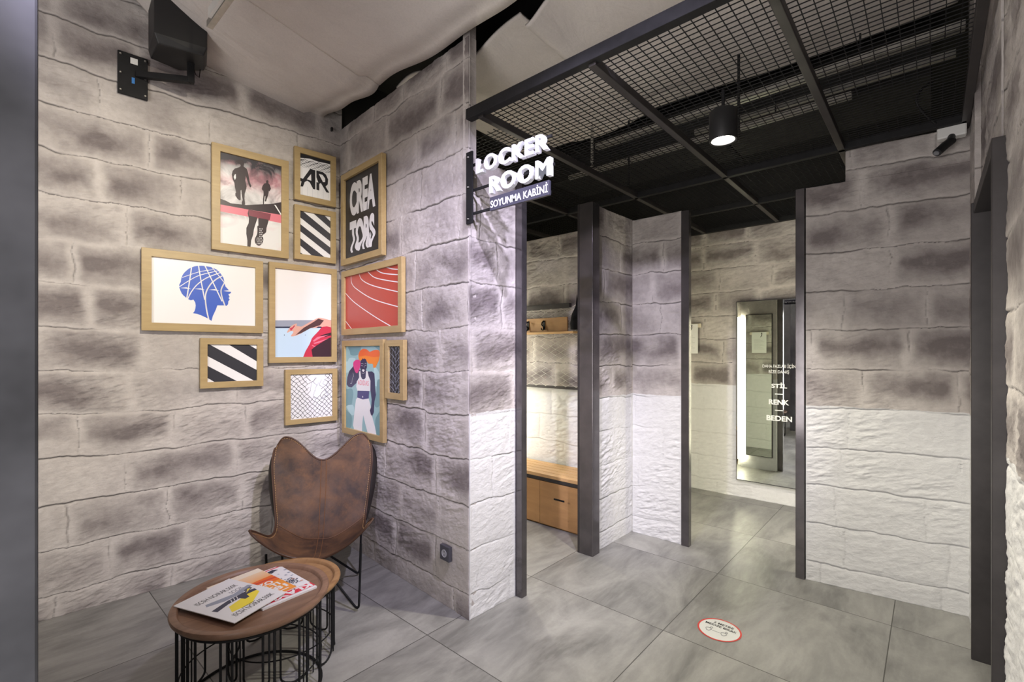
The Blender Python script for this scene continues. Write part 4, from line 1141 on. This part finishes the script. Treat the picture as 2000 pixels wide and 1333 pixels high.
ns, nt_ = 64, 72
mb = MB()
mb.add([sling_pt(-1 + 2 * i / ns, j / nt_) for j in range(nt_ + 1) for i in range(ns + 1)],
       [(j * (ns + 1) + i, (j + 1) * (ns + 1) + i, (j + 1) * (ns + 1) + i + 1, j * (ns + 1) + i + 1) for j in range(nt_) for i in range(ns)])
sl = mb.build('leather_sling', LEATHER, CH, smooth=True)
so_ = sl.modifiers.new('thick', 'SOLIDIFY'); so_.thickness = 0.006; so_.offset = -1
edge = [sling_pt(-1 + 2 * i / ns, 0) for i in range(ns)] + [sling_pt(1, j / nt_) for j in range(nt_)] + [sling_pt(1 - 2 * i / ns, 1) for i in range(ns)] + [sling_pt(-1, 1 - j / nt_) for j in range(nt_)]
MB().tube(edge, 0.0055, 8, True).build('edge_piping', mat('dark_leather_edge', (0.075, 0.036, 0.020), 0.5), sl, smooth=True)
# stitches run just inside the edge
st_ = MB()


def inner(s, t): return Vector(sling_pt(s * 0.958, 0.018 + t * 0.964))


ip = [inner(-1 + 2 * i / 160, 0) for i in range(160)] + [inner(1, j / 200) for j in range(200)] + [inner(1 - 2 * i / 160, 1) for i in range(160)] + [inner(-1, 1 - j / 200) for j in range(200)]
acc = 0
for a, b in zip(ip, ip[1:] + ip[:1]):
    acc += (b - a).length
    if acc > 0.012:
        acc = 0; d = (b - a).normalized(); up = Vector((0, -0.6, 0.8)); m = (a + b) / 2
        st_.tube([m - d * 0.0042 + up * 0.002, m + up * 0.0042, m + d * 0.0042 + up * 0.002], 0.0015, 5)
st_.build('stitching', mat('tan_thread', (0.50, 0.30, 0.13), 0.6), sl)
sm_ = MB()
for off in (-0.016, 0.016):
    sm_.tube([tuple(Vector(sling_pt(off / 0.3, 0.01 + 0.98 * j / 60)) + Vector((0, -0.002, 0.001))) for j in range(61)], 0.0022, 6)
cross = [tuple(Vector(sling_pt(-0.92 + 1.84 * i / 40, 0.60 - 0.02 * math.cos(i / 40 * math.pi * 2))) + Vector((0, -0.002, 0.002))) for i in range(41)]
sm_.tube(cross, 0.002, 6)
sm_.build('seam', mat('raised_leather_seam', (0.21, 0.10, 0.045), 0.5), sl, smooth=True)
# dark pockets wrapping the frame behind both ears of the back
for sd in (-1, 1):
    pk = MB(); n = 24; vs = []
    for j in range(n + 1):
        t = 0.02 + 0.60 * j / n; e = Vector(sling_pt(sd, t))
        out_ = 0.028 * math.sin(math.pi * min(1, (j / n) * 1.0)) + 0.004
        vs += [tuple(e + Vector((0, 0.006, 0))), tuple(e + Vector((sd * out_, 0.05, -0.03))), tuple(e + Vector((-sd * 0.06, 0.07, -0.04)))]
    fs = []
    for j in range(n):
        for k in (0, 1): fs.append((j * 3 + k, j * 3 + k + 1, (j + 1) * 3 + k + 1, (j + 1) * 3 + k))
    pk.add(vs, fs); po = pk.build('frame_pocket', mat('black_leather_back', (0.022, 0.017, 0.015), 0.55), CH, smooth=True)
    sf = po.modifiers.new('thick', 'SOLIDIFY'); sf.thickness = 0.004
# frame of bent black rod
def bend(pts, r=0.03, n=6):
    out = [Vector(pts[0])]
    for i in range(1, len(pts) - 1):
        p = Vector(pts[i]); a = (Vector(pts[i - 1]) - p); b = (Vector(pts[i + 1]) - p); la = min(r, a.length / 2); lb = min(r, b.length / 2)
        a = p + a.normalized() * la; b = p + b.normalized() * lb
        for k in range(n + 1):
            t = k / n; out.append(a * (1 - t) ** 2 + p * 2 * t * (1 - t) + b * t * t)
    out.append(Vector(pts[-1])); return out


for sd in (-1, 1):
    tipF = (sd * 0.240, -0.19, 0.375); tipB = (sd * 0.285, 0.405, 0.815)
    MB().tube(bend([tipF, (sd * 0.228, -0.207, 0.007), (-sd * 0.02, 0.03, 0.25), (-sd * 0.02, 0.08, 0.25), (-sd * 0.225, 0.245, 0.007), (-sd * 0.235, 0.255, 0.30), (-sd * 0.272, 0.412, 0.825)], 0.045), 0.0065, 10).build('frame_rod', BLACK, CH, smooth=True)
MB().tube(bend([(-0.285, 0.412, 0.82), (-0.27, 0.40, 0.84), (-0.22, 0.395, 0.835)], 0.02), 0.0065, 8).build('frame_rod', BLACK, CH, smooth=True)

# ------------------------------------------------------------------ round tray tables
def tray_table(x, y, rad, ztop, label, wood, nh, skip=None, ringfloor=True, rods=0.0042, phase=0.0):
    t = empty('tray_table', (x, y, 0), label=label, cat='table', group=None)
    h = 0.036
    k = MB().lathe([(0, ztop - h), (rad - 0.035, ztop - h), (rad - 0.014, ztop - h + 0.006), (rad - 0.003, ztop - 0.018), (rad, ztop - 0.008), (rad - 0.003, ztop - 0.001), (rad - 0.008, ztop),
                    (rad - 0.024, ztop), (rad - 0.028, ztop - 0.002), (rad - 0.034, ztop - 0.014), (rad - 0.040, ztop - 0.0165), (0, ztop - 0.0165)], 96)
    k.build('tray', wood, t, smooth=True)
    rl_ = rad - 0.028
    MB().ring((0, 0, ztop - h - 0.006), rl_, 0.0055, 72).build('top_ring', BLACK, t, smooth=True)
    MB().ring((0, 0, 0.135 if ringfloor else 0.115), rl_ - 0.004, 0.003, 72).build('middle_ring', BLACK, t, smooth=True)
    if ringfloor: MB().ring((0, 0, 0.006), rl_ - 0.004, 0.0055, 72).build('floor_ring', BLACK, t, smooth=True)
    for i in range(nh):
        a = phase + 2 * math.pi * i / nh; hw = 0.36 * 2 * math.pi / nh
        pts = lambda q, z: (rl_ * math.cos(q), rl_ * math.sin(q), z)
        if skip and any((x + rl_ * math.cos(q) - skip[0]) ** 2 + (y + rl_ * math.sin(q) - skip[1]) ** 2 < (skip[2] + 0.012) ** 2 for q in (a - hw, a, a + hw)): continue
        zb = 0.009 if ringfloor else 0.005
        arc = [pts(a - hw, ztop - h - 0.004)] + [pts(a - hw, 0.16), pts(a - hw, 0.04)] + [pts(a - hw + 2 * hw * (0.5 - 0.5 * math.cos(math.pi * f)), 0.04 - (0.04 - zb) * math.sin(math.pi * f)) for f in (0.12, 0.25, 0.4, 0.5, 0.6, 0.75, 0.88)] + [pts(a + hw, 0.04), pts(a + hw, 0.16), pts(a + hw, ztop - h - 0.004)]
        MB().tube(arc, rods, 8).build('leg', BLACK, t, smooth=True)
        MB().tube([pts(a + hw * 1.42, ztop - h - 0.004), pts(a + hw * 1.42, zb)], rods * 0.62, 6).build('leg', BLACK, t, smooth=True)
    return t


tray_table(0.776, 2.158, 0.298, 0.42, 'larger round tray table with the magazines, in front of the leather chair', TRAYW, 12, (0.961, 2.308, 0.255), True, 0.0048, 0.1)
tray_table(0.961, 2.308, 0.255, 0.36, 'smaller, lower round tray table tucked behind the larger one', TRAYW2, 9, None, False, 0.0045, 0.33)

# ------------------------------------------------------------------ magazines on the larger tray
def magazine(x, y, z, wd, ht, th, rz, label, draw, base, mats, curl=0.0):
    t = empty('magazine', (x, y, z), rz, label=label, cat='magazine', group=None)
    MB().box(-wd / 2 + 0.001, wd / 2 - 0.001, -ht / 2 + 0.001, ht / 2 - 0.001, 0.0003, th - 0.0006).build('pages', MATS['white_paper'], t)
    k = MB().box(-wd / 2, wd / 2, -ht / 2, ht / 2, th - 0.0006, th, 0)
    k.n = 0

    def poly(p, mi):
        p = clip_rect([(-wd / 2 + a * wd, -ht / 2 + b * ht) for a, b in p], -wd / 2, wd / 2, -ht / 2, ht / 2)
        if len(p) > 2: k.n += 1; k.flat(p, th + 0.00004 + 0.000012 * k.n, mi, 'XY')

    def txt(s, u0, u1, v0, v1, mi, bold=0.03, flip=False):
        k.n += 1; put_text(k, s, -wd / 2 + u0 * wd, -wd / 2 + u1 * wd, -ht / 2 + v0 * ht, -ht / 2 + v1 * ht, th + 0.00004 + 0.000012 * k.n, mi, 'XY', bold, flip=flip)
    draw(poly, txt); k.build('cover', mats, t)
    if curl: pass
    return t


def m_third(poly, txt):
    rr = random.Random(11)
    poly([(0, 0.93), (1, 0.96), (1, 0.985), (0, 0.955)], 3)
    for i in range(90):
        u, v = rr.uniform(0.05, 0.95), rr.uniform(0.22, 0.9); a = rr.uniform(0.02, 0.07)
        poly([(u, v), (u + a, v + rr.uniform(-.02, .02)), (u + a * 0.8, v + a * 0.6), (u - a * .2, v + a * .5)], rr.choice([1, 1, 2, 5, 0, 0]))
    poly([(0.62, 0.90), (0.80, 0.93), (0.88, 0.88), (0.70, 0.85)], 4)
    for i in range(26):
        a = i * 2.4; r_ = 0.02 + 0.005 * i; poly([(0.78 + r_ * math.cos(a), 0.38 + 0.7 * r_ * math.sin(a)), (0.82 + r_ * math.cos(a), 0.40 + 0.7 * r_ * math.sin(a)), (0.79 + r_ * math.cos(a), 0.42 + 0.7 * r_ * math.sin(a))], 2 if i % 3 else 4)
    poly([(0.0, 0.05), (1, 0.05), (1, 0.17), (0, 0.17)], 3); txt('KLAXIA', 0.05, 0.97, 0.055, 0.165, 0, 0.05, flip=True)


def m_orange(poly, txt):
    poly([(0, 0.86), (1, 0.86), (1, 1), (0, 1)], 1)
    poly([(0.0, 0.10), (0.28, 0.08), (0.28, 0.80), (0.0, 0.86)], 1)
    poly([(0.30, 0.44), (1, 0.40), (1, 0.62), (0.30, 0.60)], 2)
    poly([(0.30, 0.54), (1, 0.49), (1, 0.53), (0.34, 0.58)], 4)
    txt('V0ZO', 0.34, 0.86, 0.37, 0.48, 5, 0.04); txt('MULTI', 0.34, 0.90, 0.25, 0.355, 5, 0.04); txt('8181', 0.40, 0.95, 0.12, 0.235, 5, 0.04)
    poly([(0.30, 0.06), (0.9, 0.06), (0.9, 0.08), (0.30, 0.08)], 5)
    poly([(0.28, 0.64), (0.42, 0.74), (0.50, 0.60), (0.36, 0.54)], 5)


def m_front(poly, txt):
    txt('ISCSH NOIRAR.500K', 0.14, 0.88, 0.72, 0.80, 1, 0.012)
    txt('SOOK', 0.62, 0.86, 0.60, 0.67, 2, 0.0)
    poly([(0.20, 0.22), (0.52, 0.18), (0.86, 0.34), (0.88, 0.46), (0.60, 0.40), (0.30, 0.36)], 3)
    poly([(0.16, 0.60), (0.20, 0.66), (0.62, 0.58), (0.95, 0.62), (0.98, 0.56), (0.70, 0.50), (0.40, 0.52)], 5)
    poly([(0.10, 0.46), (0.42, 0.50), (0.72, 0.50), (0.90, 0.46), (0.88, 0.40), (0.70, 0.42), (0.66, 0.34), (0.58, 0.34), (0.56, 0.42), (0.36, 0.42), (0.12, 0.38)], 4)
    for i in range(3): poly([(0.42 + i * 0.055, 0.43), (0.435 + i * 0.055, 0.43), (0.48 + i * 0.055, 0.49), (0.465 + i * 0.055, 0.49)], 0)
    poly([(0.72, 0.44), (0.90, 0.50), (0.92, 0.56), (0.78, 0.54)], 2)
    poly([(0.74, 0.46), (0.88, 0.51), (0.84, 0.53)], 3)
    txt('ISCSH NOIRAR.500K', 0.14, 0.88, 0.10, 0.18, 1, 0.012)
    poly([(0.34, 0.19), (0.60, 0.19), (0.60, 0.20), (0.34, 0.20)], 1)


def ogrd():
    m = bpy.data.materials.new('orange_gradient_print'); m.use_nodes = True; k = N(m)
    z = k.add('ShaderNodeSeparateXYZ'); k.l.new(k.pos, z.inputs[0])
    f = k.ramp(k.math('MULTIPLY', z.outputs[1], -1.0), -0.16, 0.0)
    c = k.mix(f, (0.90, 0.82, 0.62), (0.90, 0.32, 0.03)); k.l.new(c, k.b.inputs['Base Color']); k.b.inputs['Roughness'].default_value = 0.3
    return m


ZT = 0.4038
magazine(0.862, 2.190, ZT, 0.235, 0.335, 0.0085, R(4), 'bottom magazine of the pile, with a busy photo cover and red and white letters', m_third, None, [INK['white'], INK['grey'], INK['slate'], ink('crimson', (0.86, 0.12, 0.25)), INK['navy'], INK['skin']])
magazine(0.790, 2.225, ZT + 0.0100, 0.225, 0.315, 0.005, R(8), 'orange and cream magazine with white letters, middle of the pile', m_orange, None, [ogrd(), INK['cream'], ink('burnt_orange', (0.93, 0.42, 0.10)), INK['orange'], ink('deep_red', (0.83, 0.22, 0.16)), INK['white']])
magazine(0.694, 2.172, ZT + 0.0165, 0.246, 0.338, 0.004, R(21), 'white newspaper-style magazine with a yellow shoe picture, top of the pile', m_front, None, [INK['white'], INK['black'], INK['slate'], INK['yellow'], INK['navy'], INK['grey']])


# repeats carry a shared group
for o in bpy.data.objects:
    if o.parent: continue
    n = o.name.split('.')[0]
    g = {'framed_picture': 'framed pictures in the seating corner', 'steel_post': 'grey steel posts at the openings', 'magazine': 'magazines piled on the tray table', 'tray_table': 'nesting round tray tables',
         'wall_mirror': 'mirrors with light strips', 'cable_tray': 'metal channels above the mesh', 'hanger_rod': 'rods holding the mesh ceiling'}.get(n)
    if g: o['group'] = g
